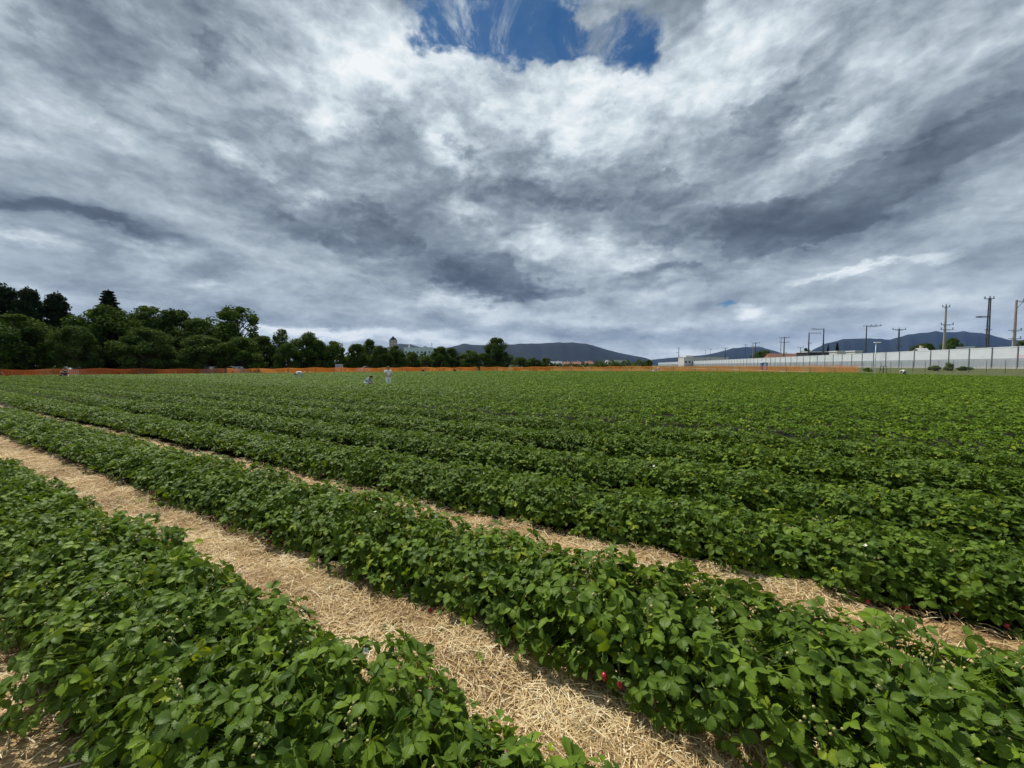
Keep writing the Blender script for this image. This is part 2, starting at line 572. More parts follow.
# ground: one sheet out to the hills, the field soil 4 mm above it
def sheet(name, poly, z, mat, kind='structure'):
    mb = MB()
    mb.add([(x, y, z) for x, y in poly], [tuple(range(len(poly)))[::-1]])
    return tag(mb.build(name, mat), kind=kind)
g = MB()
rings = [0, 60, 150, 400, 1200, 4000, 9500]
gv, gf, na = [(0, 0, -.03)], [], 48
for r_ in rings[1:]:
    for k in range(na):
        gv.append((r_ * math.cos(2 * math.pi * k / na), r_ * math.sin(2 * math.pi * k / na), -.03))
for k in range(na):
    gf.append((0, 1 + k, 1 + (k + 1) % na))
for i in range(len(rings) - 2):
    for k in range(na):
        a = 1 + i * na
        gf.append((a + k, a + na + k, a + na + (k + 1) % na, a + (k + 1) % na))
g.add(gv, gf)
tag(g.build('ground', M['meadow']), kind='structure')
sheet('field_soil', FIELD, -.02, M['soil'])

# ---------------------------------------------------------------- strawberry foliage
def leaflet(L, W, stations, cols, fold, droop, teeth, r):
    """an obovate leaflet from the origin along +x, V-folded, drooping; returns verts, quads, uv"""
    ts = np.linspace(0, 1, stations)
    vs, uv = [], []
    for i, t in enumerate(ts):
        # wedge-shaped at the base, broadest past the middle, blunt tip
        w = W * (math.sin(math.pi * min(1, .03 + .93 * t ** 1.18)) ** .80) * (1 if 0 < i < stations - 1 else .22)
        if teeth and 2 < i:
            w *= 1 + (.11 if i % 2 else -.08)
        for c in range(cols):
            u = -1 + 2 * c / (cols - 1)
            yv = u * w
            xv = L * t - (.10 * L * abs(u) ** 2 * t if teeth else 0) * (.5 if i % 2 else 1)
            zv = abs(yv) * fold - droop * L * t * t + (.05 * W * math.sin(9 * t + 4 * u + r) if cols > 3 else 0)
            vs.append((xv, yv, zv))
            uv.append((.5 + .5 * u, t))
    q = []
    for i in range(stations - 1):
        for c in range(cols - 1):
            a = i * cols + c
            q.append((a, a + cols, a + cols + 1, a + 1))
    return np.array(vs), np.array(q), np.array(uv)

def trifoliate(lod, r):
    st, co = {0: (14, 5), 1: (5, 3), 2: (3, 2)}[lod]
    V, Q, U = [], [], []
    n = 0
    for ang, k in ((0, 1.0), (1.25, .92), (-1.25, .92)):
        v, q, u = leaflet(k * r.uniform(.9, 1.08), (.345 if lod < 2 else .38) * k * r.uniform(.88, 1.12), st, co, r.uniform(.15, .75), r.uniform(.05, .42), lod == 0, r.uniform(0, 6))
        a = ang + r.normal(0, .12)
        ca, sa = math.cos(a), math.sin(a)
        tilt = r.normal(0, .15)
        x, y, z = v[:, 0], v[:, 1], v[:, 2] - v[:, 0] * tilt
        x = x + .10
        V.append(np.stack([x * ca - y * sa, x * sa + y * ca, z], 1))
        Q.append(q + n); U.append(u)
        n += len(v)
    return np.concatenate(V), np.concatenate(Q), np.concatenate(U)

_r0 = np.random.default_rng(5)
TRI = {l: [trifoliate(l, _r0) for _ in range(10)] for l in (0, 1, 2)}

def scatter(pos, nrm, heading, size, tone, lod, r):
    """many trifoliate leaves at once: pos (n,3), unit normal (n,3), heading hint (n,3)"""
    n = len(pos)
    x = heading - nrm * (heading * nrm).sum(1, keepdims=True)
    x /= np.maximum(np.linalg.norm(x, axis=1, keepdims=True), 1e-6)
    y = np.cross(nrm, x)
    which = r.integers(0, len(TRI[lod]), n)
    V, Q, U, T = [], [], [], []
    base = 0
    for k in range(len(TRI[lod])):
        idx = np.nonzero(which == k)[0]
        if not len(idx):
            continue
        tv, tq, tu = TRI[lod][k]
        P = (tv[None, :, 0:1] * x[idx][:, None, :] + tv[None, :, 1:2] * y[idx][:, None, :] + tv[None, :, 2:3] * nrm[idx][:, None, :]) * size[idx][:, None, None] + pos[idx][:, None, :]
        V.append(P.reshape(-1, 3))
        Q.append((tq[None] + (np.arange(len(idx)) * len(tv))[:, None, None] + base).reshape(-1, 4))
        U.append(np.tile(tu, (len(idx), 1)))
        T.append(np.repeat(tone[idx], len(tq)))
        base += len(idx) * len(tv)
    return np.concatenate(V), np.concatenate(Q), np.concatenate(U), np.concatenate(T)

def unit(v):
    return v / np.maximum(np.linalg.norm(v, axis=1, keepdims=True), 1e-9)

PLANT_R, PLANT_H = .455, .35
def plant_mesh(lod, n_leaf, seed):
    r = np.random.default_rng(seed)
    # leaf tips over a low dome, denser outside; x runs along the row
    az = r.uniform(0, 2 * math.pi, n_leaf)
    q = r.uniform(0, 1, n_leaf)
    el = np.arcsin(np.clip(q ** .9 if lod == 0 else .24 + .76 * q ** .8, 0, 1))
    depth = np.where(r.uniform(0, 1, n_leaf) < .7, r.uniform(.88, 1.06, n_leaf), r.uniform(.5, .9, n_leaf))
    sx, sy = PLANT_R * r.uniform(.85, 1.12), PLANT_R * r.uniform(.92, 1.10)
    H = PLANT_H * r.uniform(.88, 1.14)
    lump = 1 + .06 * np.sin(3 * az + r.uniform(0, 6)) + .05 * np.sin(5 * az + r.uniform(0, 6))
    pos = np.stack([np.cos(az) * np.cos(el) ** .7 * sx, np.sin(az) * np.cos(el) ** .7 * sy, np.sin(el) * H + .05], 1)
    pos[:, :2] *= (depth * lump)[:, None]
    pos[:, 2] *= r.uniform(.84, 1.05, n_leaf) * (.6 + .4 * depth)
    pos[:, 2] = np.maximum(pos[:, 2], .035)
    pos[:, 2] = np.minimum(pos[:, 2], H * r.uniform(.93, 1.0, n_leaf) + .045)
    pos[:, 1] = np.clip(pos[:, 1], -.455, .455)
    outw = np.stack([np.cos(az), np.sin(az), np.zeros(n_leaf)], 1)
    nrm = unit(outw * ((.70 if lod == 0 else .42) * (1 - .7 * np.sin(el)))[:, None] + np.array([0, 0, .85]) + r.normal(0, .40, (n_leaf, 3)))
    head = outw + np.array([0, 0, .15]) + r.normal(0, .45, (n_leaf, 3))
    size = r.uniform(.050, .080, n_leaf) * (.88 if lod == 0 else .80) * np.where(r.uniform(0, 1, n_leaf) < .15, .65, 1)
    tone = np.clip(r.normal(.45, .2, n_leaf), 0, .95)
    tone = np.where(r.uniform(0, 1, n_leaf) < .04, 1.0, tone)
    V, Q, U, T = scatter(pos, nrm, head, size, tone, lod, r)
    me = None
    if lod <= 1:
        # stalks from the crown to each leaf
        mb = MB()
        for i in range(0, n_leaf, 1):
            b0 = np.array([r.normal(0, .03), r.normal(0, .03), 0])
            m_ = (b0 + pos[i]) / 2 + np.array([0, 0, .05])
            mb.tube([b0, m_, pos[i]], [.0022, .0018, .0014], 3, caps=False)
        sv = np.concatenate(mb.v); sq = np.array(mb.f)
        V2 = np.concatenate([V, sv]); Q2 = np.concatenate([Q, sq + len(V)])
        U2 = np.concatenate([U, np.full((len(sv), 2), (.27, .5))])
        T2 = np.concatenate([T, np.full(len(sq), .9)])
        me = np_mesh('strawberry_plant', V2, Q2, None, {'tone': T2}, U2, True)
    else:
        me = np_mesh('strawberry_plant', V, Q, None, {'tone': T}, U, True)
    me.materials.append(M['berry_leaf'])
    return me

PLANTS0 = [plant_mesh(0, 285, 100 + i) for i in range(9)]
PLANTS1 = [plant_mesh(1, 300, 200 + i) for i in range(8)]

def ball(mb, c, r_, mi=0, squash=1.0, n=6, m=4):
    vs, fs = [], []
    for i in range(m + 1):
        t = math.pi * i / m
        for j in range(n):
            p = 2 * math.pi * j / n
            rr = r_ * math.sin(t) * (1 - .25 * max(0, -math.cos(t)) if squash != 1 else 1)
            vs.append((c[0] + rr * math.cos(p), c[1] + rr * math.sin(p), c[2] + r_ * squash * math.cos(t)))
    for i in range(m):
        for j in range(n):
            fs.append((i * n + j, (i + 1) * n + j, (i + 1) * n + (j + 1) % n, i * n + (j + 1) % n))
    mb.add(vs, fs, mi)

def truss_mesh(seed, n):
    """a stalk that carries small green berries, local origin at its foot"""
    r = np.random.default_rng(seed)
    mb = MB()
    top = np.array([r.normal(0, .02), r.normal(0, .02), .05])
    mb.tube([(0, 0, -.10), (0, 0, 0), top], [.002, .0018, .0015], 4, 1)
    for i in range(n):
        p = top + r.normal(0, 1, 3) * np.array([.028, .028, .020])
        mb.tube([top * .6, p], .0011, 3, 1, caps=False)
        ball(mb, p, r.uniform(.0038, .0074), 0, 1.25)
    return mb.mesh('unripe_berry_truss', True)

def ripe_mesh(seed):
    r = np.random.default_rng(seed)
    mb = MB()
    ball(mb, (0, 0, 0), .0132 * r.uniform(.85, 1.15), 0, 1.25, 10, 7)
    for k in range(6):
        a = k * math.pi / 3
        mb.add([(0, 0, .019), (.013 * math.cos(a - .35), .013 * math.sin(a - .35), .017), (.019 * math.cos(a), .019 * math.sin(a), .020), (.013 * math.cos(a + .35), .013 * math.sin(a + .35), .017)], [(0, 1, 2, 3)], 1)
    mb.tube([(0, 0, .018), (.005, 0, .05), (.01, .01, .08)], .0013, 4, 1)
    return mb.mesh('ripe_berry', True)

def flower_mesh(seed):
    r = np.random.default_rng(seed)
    mb = MB()
    for k in range(5):
        a = k * 2 * math.pi / 5
        ca, sa = math.cos(a), math.sin(a)
        pts = [(.003, 0, 0), (.008, -.006, .001), (.014, -.004, .003), (.014, .004, .003), (.008, .006, .001)]
        mb.add([(x * ca - y * sa, x * sa + y * ca, z) for x, y, z in pts], [(0, 1, 2, 3, 4)], 0)
    ball(mb, (0, 0, .001), .004, 1, .6)
    mb.tube([(0, 0, 0), (.003, 0, -.04), (0, 0, -.12)], .0012, 3, 2)
    return mb.mesh('flower', True)

TRUSS = [truss_mesh(i, 5 + i % 4) for i in range(6)]
for me in TRUSS:
    me.materials.append(M['berry_green']); me.materials.append(M['stem'])
RIPE = [ripe_mesh(i) for i in range(3)]
for me in RIPE:
    me.materials.append(M['berry_red']); me.materials.append(M['stem'])
FLOWER = [flower_mesh(i) for i in range(2)]
for me in FLOWER:
    me.materials.append(M['petal']); me.materials.append(M['yellow']); me.materials.append(M['stem'])

def row_span(D, margin=(2.5, 5.0)):
    """where along the row the lens can see it, clipped to the field"""
    s = np.arange(-60, 130, .1)
    x, y = sd(s, D)
    ok = inside(x, y, .6) & (s > -.45 * D - margin[0]) & (s < 7.4 * D + margin[1])
    s = s[ok]
    return (s.min(), s.max()) if len(s) else (0, 0)

def foliage_strip(name, D, s0, s1, per_m, size, lod, seed, mat, width=.44, height=.37, parent=None):
    """the leaf cover of a stretch of bed, real leaves on lumpy hummocks"""
    r = np.random.default_rng(seed)
    n = int((s1 - s0) * per_m)
    s = r.uniform(s0, s1, n)
    ph = r.uniform(0, 6, 4)
    a = np.arccos(np.clip(r.uniform(-.988, .988, n), -1, 1))        # 0..pi across the hummock
    lum = 1 + .05 * np.sin(s * 6.9 + ph[0]) + .05 * np.sin(s * 15.3 + ph[1] + np.cos(a) * 2) + .04 * np.sin(s * 2.1 + ph[2])
    c, sn = np.cos(a), np.sin(a)
    d = D + width * np.sign(c) * np.abs(c) ** .75 * lum + r.normal(0, .02, n)
    z = .04 + height * sn ** .8 * lum * r.uniform(.88, 1.06, n)
    x, y = sd(s, d)
    ok = inside(x, y, .4)
    x, y, z, c, sn = x[ok], y[ok], z[ok], c[ok], sn[ok]
    n = len(x)
    nv = np.stack([ROW_N[0] * c * .40, ROW_N[1] * c * .40, .55 + .45 * sn], 1)
    nrm = unit(nv + r.normal(0, .30, (n, 3)))
    head = np.stack([ROW_N[0] * c, ROW_N[1] * c, np.zeros(n)], 1) + r.normal(0, .6, (n, 3))
    tone = np.clip(r.normal(.45, .2, n), 0, .95)
    tone = np.where(r.uniform(0, 1, n) < .03, 1.0, tone)
    V, Q, U, T = scatter(np.stack([x, y, z], 1), nrm, head, size * r.uniform(.75, 1.2, n), tone, lod, r)
    return V, Q, U, T

ORD = ['nearest', 'second', 'third', 'fourth', 'fifth', 'sixth', 'seventh', 'eighth', 'ninth', 'tenth', 'eleventh', 'twelfth', 'thirteenth', 'fourteenth']
def bed_label(k):
    if k == 0: return 'nearest strawberry bed, broad leafy plants on the camera side of the wide straw path'
    if k == 1: return 'strawberry bed along the far edge of the wide straw path, red berries at its foot'
    if k == 2: return 'strawberry bed just beyond the second, narrow strip of straw'
    return f'{ORD[k]} strawberry bed counted from the camera, low dark green hedge of leaves'

berry_rng = np.random.default_rng(77)
ROT = math.atan2(ROW_T[1], ROW_T[0])
N_PLANT_BEDS, N_BEDS = 6, 14
for k in range(N_BEDS):
    D = D0 + SPACING * k
    s0, s1 = row_span(D)
    if k < N_PLANT_BEDS:
        bx, by = sd(0, D)
        bed = tag(empty('strawberry_bed', (bx, by, 0), ROT), bed_label(k), 'strawberry bed', 'strawberry beds in parallel rows')
        r = np.random.default_rng(900 + k)
        ss = []
        s = s0 + .1
        while s < s1:
            ss.append(s)
            s += r.uniform(.22, .33)
        ss = np.array(ss)
        order = np.argsort(np.abs(ss - .4 * D), kind='stable')
        dist = np.hypot(*sd(ss, D))
        near = np.argsort(dist)[:100]
        far_from = ss[near].max() + .15
        for j in near:
            lod0 = dist[j] < 7.0
            me = (PLANTS0 if lod0 else PLANTS1)[r.integers(0, 9 if lod0 else 8)]
            bulge = max(0.0, min(1.0, (1.6 - ss[j]) / 1.6)) if k == 1 else 0.0
            p = link('strawberry_plant', me, None, bed, (ss[j], r.normal(0, .03 if k < 2 else .018) + .13 * bulge + (-.03, .01, .02, .03, .02, 0)[k], r.uniform(-.01, .015)))
            p.rotation_euler = (r.normal(0, .04), r.normal(0, .04), r.integers(0, 2) * math.pi + r.normal(0, .18))
            sp = .07 if k < 2 else .05
            f = r.uniform(1 - sp, 1 + sp) * (1 + .10 * bulge)
            across, tall = ((.91, .95), (.97, .94), (.92, .96), (.88, .94), (.93, .95))[min(k, 4)]
            p.scale = (f * r.uniform(.96, 1.06), f * across * r.uniform(.96, 1.04), f * tall * (1.01 if k == 1 and ss[j] < 6 else .98 if k == 1 else 1) * r.uniform(.93, 1.07))
            if dist[j] < 6.5:
                for _ in range(berry_rng.integers(5, 9) if dist[j] < 4 else berry_rng.integers(1, 3)):
                    a, q = berry_rng.uniform(0, 6.28), math.sqrt(berry_rng.uniform(.05, 1))
                    t = link('unripe_berry_truss', TRUSS[berry_rng.integers(0, 6)], None, p,
                             (.36 * q * math.cos(a), .38 * q * math.sin(a), .10 + .27 * (1 - q * q) ** .5 * berry_rng.uniform(.8, 1.05)))
                    t.rotation_euler = (berry_rng.normal(0, .5), berry_rng.normal(0, .5), berry_rng.uniform(0, 6))
                if berry_rng.uniform() < .3:
                    a = berry_rng.uniform(0, 6.28)
                    fl = link('flower', FLOWER[berry_rng.integers(0, 2)], None, p, (.25 * math.cos(a), .25 * math.sin(a), .34))
                    fl.rotation_euler = (berry_rng.normal(0, .5), berry_rng.normal(0, .5), 0)
            if dist[j] < 6.5 and k in (1, 2) and berry_rng.uniform() < .7:
                # ripe fruit hangs at the foot on the path side (the bed's local -Y faces the camera or +Y does)
                for _ in range(berry_rng.integers(1, 3)):
                    wx, wy = berry_rng.uniform(-.14, .14), .44 + berry_rng.uniform(-.03, .05)
                    loc = Matrix.Rotation(-p.rotation_euler.z, 3, 'Z') @ Vector((wx, wy, 0))
                    rb = link('ripe_berry', RIPE[berry_rng.integers(0, 3)], None, p, (loc.x, loc.y, berry_rng.uniform(.045, .12)))
                    rb.rotation_euler = (berry_rng.normal(0, .5), berry_rng.normal(0, .5), 0)
        if s1 > far_from + 1:
            V, Q, U, T = foliage_strip('x', D, far_from, s1, 250, .054, 1, 40 + k, None)
            me = np_mesh('distant_foliage', V - np.array([bx, by, 0]), Q, None, {'tone': T}, U, True)
            o = link('distant_foliage', me, M['berry_leaf_far'], bed)
            o.rotation_euler = (0, 0, -ROT)
            tag(o, kind='stuff')
    else:
        V, Q, U, T = foliage_strip('x', D, s0, s1, 290 - 9 * k, .052 + .0016 * k, 1 if k < 9 else 2, 40 + k, None)
        me = np_mesh('strawberry_bed', V, Q, None, {'tone': T}, U, True)
        tag(link('strawberry_bed', me, M['berry_leaf_far']), bed_label(k), 'strawberry bed', 'strawberry beds in parallel rows')

VV, QQ, UU, TT = [], [], [], []
base = 0
k = N_BEDS
while D0 + SPACING * k < 84:
    D = D0 + SPACING * k
    s0, s1 = row_span(D, (6, 8))
    if s1 - s0 > 1:
        far = min(1.0, (D - 20) / 50)
        V, Q, U, T = foliage_strip('x', D, s0, s1, 150 - 70 * far, .072 + .04 * far, 2, 300 + k, None)
        VV.append(V); QQ.append(Q + base); UU.append(U); TT.append(T); base += len(V)
    k += 1
me = np_mesh('strawberry_field', np.concatenate(VV), np.concatenate(QQ), None, {'tone': np.concatenate(TT)}, None, True)
tag(link('strawberry_field', me, M['berry_leaf_far']), kind='stuff')

# ---------------------------------------------------------------- straw between the beds
def straw_path(D, s0, s1, half, n, seed, lens=(.03, .13)):
    r = np.random.default_rng(seed)
    ns, nd = int((s1 - s0) / .12) + 2, 11
    S = np.linspace(s0, s1, ns); Dd = np.linspace(-half, half, nd)
    sg, dg = np.meshgrid(S, Dd, indexing='ij')
    ph = r.uniform(0, 6, 6)
    hf = lambda s, d: (.018 + .014 * np.sin(s * 5.1 + ph[0] + 3 * d) + .010 * np.sin(s * 11 + ph[1] - 7 * d) + .012 * np.cos(d * 9 + ph[2] + s) + .02 * (np.abs(d) / half) ** 2)
    zz = hf(sg, dg)
    zz[:, 0] = zz[:, -1] = -.015
    x, y = sd(sg, D + dg)
    V = np.stack([x, y, zz], -1).reshape(-1, 3)
    i, j = np.meshgrid(np.arange(ns - 1), np.arange(nd - 1), indexing='ij')
    a = (i * nd + j).ravel()
    Q = np.stack([a, a + 1, a + nd + 1, a + nd], 1)
    p = link('straw_path', np_mesh('straw_path', V, Q, None, None, None, True), M['straw_bed'])
    tag(p, kind='structure')
    # loose stalks, denser near the camera
    u = r.uniform(0, 1, n)
    s_near = max(s0, -.6)
    s = s_near + (s1 - s_near) * u ** 1.9
    s = np.where(r.uniform(0, 1, n) < .12, r.uniform(s0, s_near + .01, n), s)
    d = r.uniform(-half, half, n) * .98
    ang = r.uniform(0, math.pi, n)
    L = r.uniform(*lens, n) * np.where(r.uniform(0, 1, n) < .1, 1.6, 1)
    W = r.uniform(.0012, .0036, n)
    x, y = sd(s, D + d)
    z = hf(s, d) + r.uniform(.002, .026, n)
    tilt = r.normal(0, .16, n)
    dx = np.stack([np.cos(ang), np.sin(ang), tilt], 1)
    wy = np.stack([-np.sin(ang), np.cos(ang), r.normal(0, .5, n)], 1)
    c = np.stack([x, y, z], 1)
    bend = np.stack([np.zeros(n), np.zeros(n), r.uniform(0, .012, n)], 1)
    A = c - dx * L[:, None] / 2; B = c + bend + wy * 0; C = c + dx * L[:, None] / 2
    w2 = wy * W[:, None] / 2
    V = np.stack([A - w2, A + w2, B - w2, B + w2, C - w2, C + w2], 1).reshape(-1, 3)
    b = np.arange(n)[:, None] * 6
    Q = np.concatenate([b + np.array([[0, 1, 3, 2]]), b + np.array([[2, 3, 5, 4]])], 1).reshape(-1, 4)
    tone = np.clip(r.normal(.60, .29, n) + .16 * np.sin(s * 5.3 + ph[3]) * np.sin(d * 11 + s * 1.7 + ph[4]) + .10 * np.sin(s * 1.9 + d * 6), 0, 1)
    return V, Q, np.repeat(tone, 2)

VV, QQ, TT = [], [], []
base = 0
for D, s0, s1, half, n in ((D0 - .725, -2.5, 7, .40, 16000), (D0 + .725, -3.5, 26, .36, 70000), (D0 + 2.175, -4, 38, .34, 45000)):
    V, Q, T = straw_path(D, s0, s1, half, n, int(D * 100) + 7)
    VV.append(V); QQ.append(Q + base); TT.append(T); base += len(V)
me = np_mesh('loose_straw', np.concatenate(VV), np.concatenate(QQ), None, {'tone': np.concatenate(TT)})
tag(link('loose_straw', me, M['straw']), kind='stuff')

# leaves and runners that strayed onto the straw
r = np.random.default_rng(31)
n = 34
ls = r.uniform(-.2, 9, n); ld = D0 + SPACING / 2 + np.where(r.uniform(0, 1, n) < .7, r.uniform(.12, .30, n), r.uniform(-.28, .1, n))
lx, ly = sd(ls, ld)
V, Q, U, T = scatter(np.stack([lx, ly, r.uniform(.035, .07, n)], 1), unit(r.normal(0, .25, (n, 3)) + np.array([0, 0, 1.0])), r.normal(0, 1, (n, 3)), r.uniform(.025, .05, n), np.clip(r.normal(.5, .3, n), 0, 1), 0, r)
tag(link('loose_leaves', np_mesh('loose_leaves', V, Q, None, {'tone': T}, U, True), M['berry_leaf']), kind='stuff')

# ---------------------------------------------------------------- hills
def ridge(name, prof, dist, seed, depth=1700, extra=()):
    r = np.random.default_rng(seed)
    px = np.arange(prof[0][0], prof[-1][0] + .01, 2.0)
    py = np.interp(px, [p[0] for p in prof], [p[1] for p in prof])
    az = np.arctan((px - 512) / FPX)
    nr = 26
    V = []
    n = len(px)
    t = np.linspace(0, 1, nr)
    up = np.sin(np.clip(t / .6, 0, 1) * math.pi / 2) ** 1.25
    down = np.clip((t - .6) / .4, 0, 1)
    hs = []
    for i in range(n):
        top = at(px[i], py[i], dist)[2]
        hs.append(max(top, 0))
    hs = np.array(hs)
    nz = np.cumsum(r.normal(0, 1, (n, nr)), axis=0) * .12
    nz -= np.linspace(0, 1, n)[:, None] * nz[-1]
    spur = np.sin(px[:, None] * .21 + t[None] * 3 + seed) * .5 + np.sin(px[:, None] * .47 + t[None] * 5) * .3
    for i in range(n):
        y = dist + (t - .6) * depth
        f = up * (1 - down ** 1.5)
        z = hs[i] * f * (1 + (.10 * spur[i] + .02 * nz[i]) * np.sin(np.clip(t / .6, 0, 1) * math.pi))
        x = (px[i] - 512) / FPX * y
        V.append(np.stack([x, y, z - 2], 1))
    V = np.concatenate(V)
    i, j = np.meshgrid(np.arange(n - 1), np.arange(nr - 1), indexing='ij')
    a = (i * nr + j).ravel()
    o = link(name, np_mesh(name, V, np.stack([a, a + nr, a + nr + 1, a + 1], 1), None, None, None, True), M['hill'])
    tag(o, kind='structure')

ridge('hill', [(330, 366), (352, 358), (380, 349), (400, 344), (412, 344.6), (425, 348), (440, 348.5), (450, 347), (463, 344), (480, 345), (511, 344.3), (547, 343), (572, 342.2), (592, 345), (613, 351.5), (633, 355.5), (646, 358), (655, 362), (668, 366)], 5200, 3)
ridge('hill', [(640, 366), (652, 359.5), (679, 357), (704, 355), (718, 352), (732, 348.4), (745, 346.8), (761, 347.4), (775, 351), (790, 356), (815, 362), (840, 366)], 6800, 4)
ridge('hill', [(788, 366), (805, 354), (824, 343.5), (843, 339.2), (861, 338.2), (875, 339), (888, 339.5), (902, 336), (916, 333), (931, 332), (961, 332), (980, 333), (994, 336.6), (1006, 339.5), (1019, 340.5), (1060, 342), (1110, 350), (1160, 366)], 6000, 5)

# ---------------------------------------------------------------- trees
M['tree_leaf'] = leaf_mat('tree leaf', (.018, .046, .008), (.120, .185, .030), (.05, .085, .022), .24, .75, .05, False, .25)
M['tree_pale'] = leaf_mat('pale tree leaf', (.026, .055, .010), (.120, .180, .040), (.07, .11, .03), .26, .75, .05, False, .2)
M['pine_leaf'] = leaf_mat('conifer needle', (.007, .019, .007), (.040, .064, .020), (.022, .04, .013), .12, .65, .1, False, .2)
M['bark'] = plain('bark', (.06, .048, .036), .85, .35, 3.0, .1, bump=.6)

def leaf_cloud(pos, nrm, size, r):
    """one folded leaf clump (two quads) per point"""
    n = len(pos)
    h = r.normal(0, 1, (n, 3))
    x = h - nrm * (h * nrm).sum(1, keepdims=True)
    x = unit(x)
    y = np.cross(nrm, x)
    L = size[:, None]
    w = L * r.uniform(.38, .62, (n, 1))
    A = pos - x * L * .5
    B = pos + x * L * .5
    C1 = pos + y * w + nrm * L * .12
    C2 = pos - y * w + nrm * L * .12
    V = np.stack([A, C1, B, C2], 1).reshape(-1, 3)
    b = np.arange(n)[:, None] * 4
    T = np.concatenate([b + np.array([[0, 2, 1]]), b + np.array([[0, 3, 2]])], 1).reshape(-1, 3)
    return V, T

def tree_parts(kind, seed):
    """crown and trunk meshes of a tree 10 m high (scaled when planted)"""
    r = np.random.default_rng(seed)
    mb = MB()
    P, Nn, S, T = [], [], [], []
    def clump(c, rad, n, flat=1.0, size=(.20, .42), tone=.45):
        d = unit(r.normal(0, 1, (n, 3)))
        rr = rad * r.uniform(.35, 1.1, n) ** .6 * np.where(r.uniform(0, 1, n) < .10, r.uniform(1.0, 1.4, n), 1)
        p = c + d * rr[:, None] * np.array([1, 1, flat])
        P.append(p); Nn.append(unit(d * .7 + np.array([0, 0, .45]) + r.normal(0, .5, (n, 3))))
        S.append(r.uniform(*size, n)); T.append(np.clip(r.normal(tone, .2, n), 0, 1))
    if kind in ('broad', 'open', 'tall'):
        RX = {'broad': 3.9, 'open': 3.6, 'tall': 2.5}[kind]
        z0, z1 = {'broad': (1.0, 9.6), 'open': (4.0, 9.7), 'tall': (1.2, 9.7)}[kind]
        nc = {'broad': 72, 'open': 34, 'tall': 48}[kind]
        mb.tube([(0, 0, 0), (.05, .04, 1.5), (.12, -.05, 3.6), (.05, .05, 6.2), (0, 0, 8.2)], [.30, .24, .19, .12, .04], 8)
        for i in range(nc):
            u = r.uniform(0, 1)
            z = z0 + (z1 - z0) * u
            prof = math.sin(math.pi * min(1, (.12 + .86 * u) ** .8)) ** .6
            a = r.uniform(0, 6.28)
            q = r.uniform(.35, 1) ** .5 * RX * prof * r.uniform(.75, 1.08)
            c = np.array([q * math.cos(a), q * math.sin(a), z])
            rad = r.uniform(.55, 1.35) * (1.0 if kind != 'open' else .95)
            c[2] = min(c[2], 9.9 - rad * .7)
            clump(c, rad, 260 if kind != 'open' else 210, .85, (.13, .36), tone=r.uniform(.3, .62))
            s = np.array([.08, 0, max(1.2, z - q * .8 - .6)])
            mb.tube([s, (s + c) / 2 + np.array([0, 0, .25]), c], [.09, .055, .018], 5, caps=False)
    elif kind == 'pine':
        mb.tube([(0, 0, 0), (.1, 0, 3), (0, .1, 6), (.05, 0, 9.6)], [.28, .22, .14, .03], 8)
        nl = 17
        for i in range(nl):
            z = 1.6 + 7.9 * i / nl + r.normal(0, .15)
            reach = (3.4 * (1 - (z / 10.3) ** 1.3) + .35) * r.uniform(.7, 1.12)
            nb = r.integers(4, 7)
            a0 = r.uniform(0, 6.28)
            for b in range(nb):
                a = a0 + b * 6.28 / nb + r.normal(0, .25)
                rb = reach * r.uniform(.6, 1.1)
                tip = np.array([rb * math.cos(a), rb * math.sin(a), z + .30 * r.uniform(-.3, 1)])
                mb.tube([(0, 0, z - .2), tip * np.array([.5, .5, 1]), tip], [.05, .035, .012], 4, caps=False)
                for k in (.45, .75, 1.0):
                    clump(np.array([tip[0] * k, tip[1] * k, z + (tip[2] - z) * k + .1]), .62 * (1.15 - .4 * k) + .12, 52, .62, (.14, .34), r.uniform(.3, .55))
        clump(np.array([.05, 0, 9.6]), .35, 40, 1.2, (.12, .3))
    elif kind == 'spire':
        mb.tube([(0, 0, 0), (0, .03, 5), (0, 0, 9.7)], [.22, .14, .03], 7)
        for i in range(30):
            z = .8 + 8.9 * i / 30
            reach = 2.0 * (1 - z / 10.0) ** 1.25 + .06
            for b in range(6):
                a = b * 1.047 + i * .7 + r.normal(0, .2)
                rb = reach * r.uniform(.7, 1.1)
                for k in (.5, 1.0):
                    clump(np.array([rb * k * math.cos(a), rb * k * math.sin(a), z - .25 * k * rb * .4]), .10 + .30 * (1 - z / 10), 26, .6, (.12, .3), r.uniform(.3, .55))
    elif kind == 'bush':
        for i in range(14):
            a, q = r.uniform(0, 6.28), r.uniform(0, 1) ** .5 * 3.4
            z = r.uniform(.3, 1) * (8.8 - q * 1.0)
            clump(np.array([q * math.cos(a), q * math.sin(a), z]), r.uniform(1.4, 2.4), 130, .9, (.5, 1.1), r.uniform(.35, .65))
            mb.tube([(0, 0, 0), (q * .4 * math.cos(a), q * .4 * math.sin(a), z * .6), (q * math.cos(a), q * math.sin(a), z)], [.2, .13, .05], 4, caps=False)
    V, TT_ = leaf_cloud(np.concatenate(P), np.concatenate(Nn), np.concatenate(S), r)
    cm = np_mesh('crown', V, None, TT_, {'tone': np.repeat(np.concatenate(T), 2)})
    return cm, mb.mesh('trunk', True)

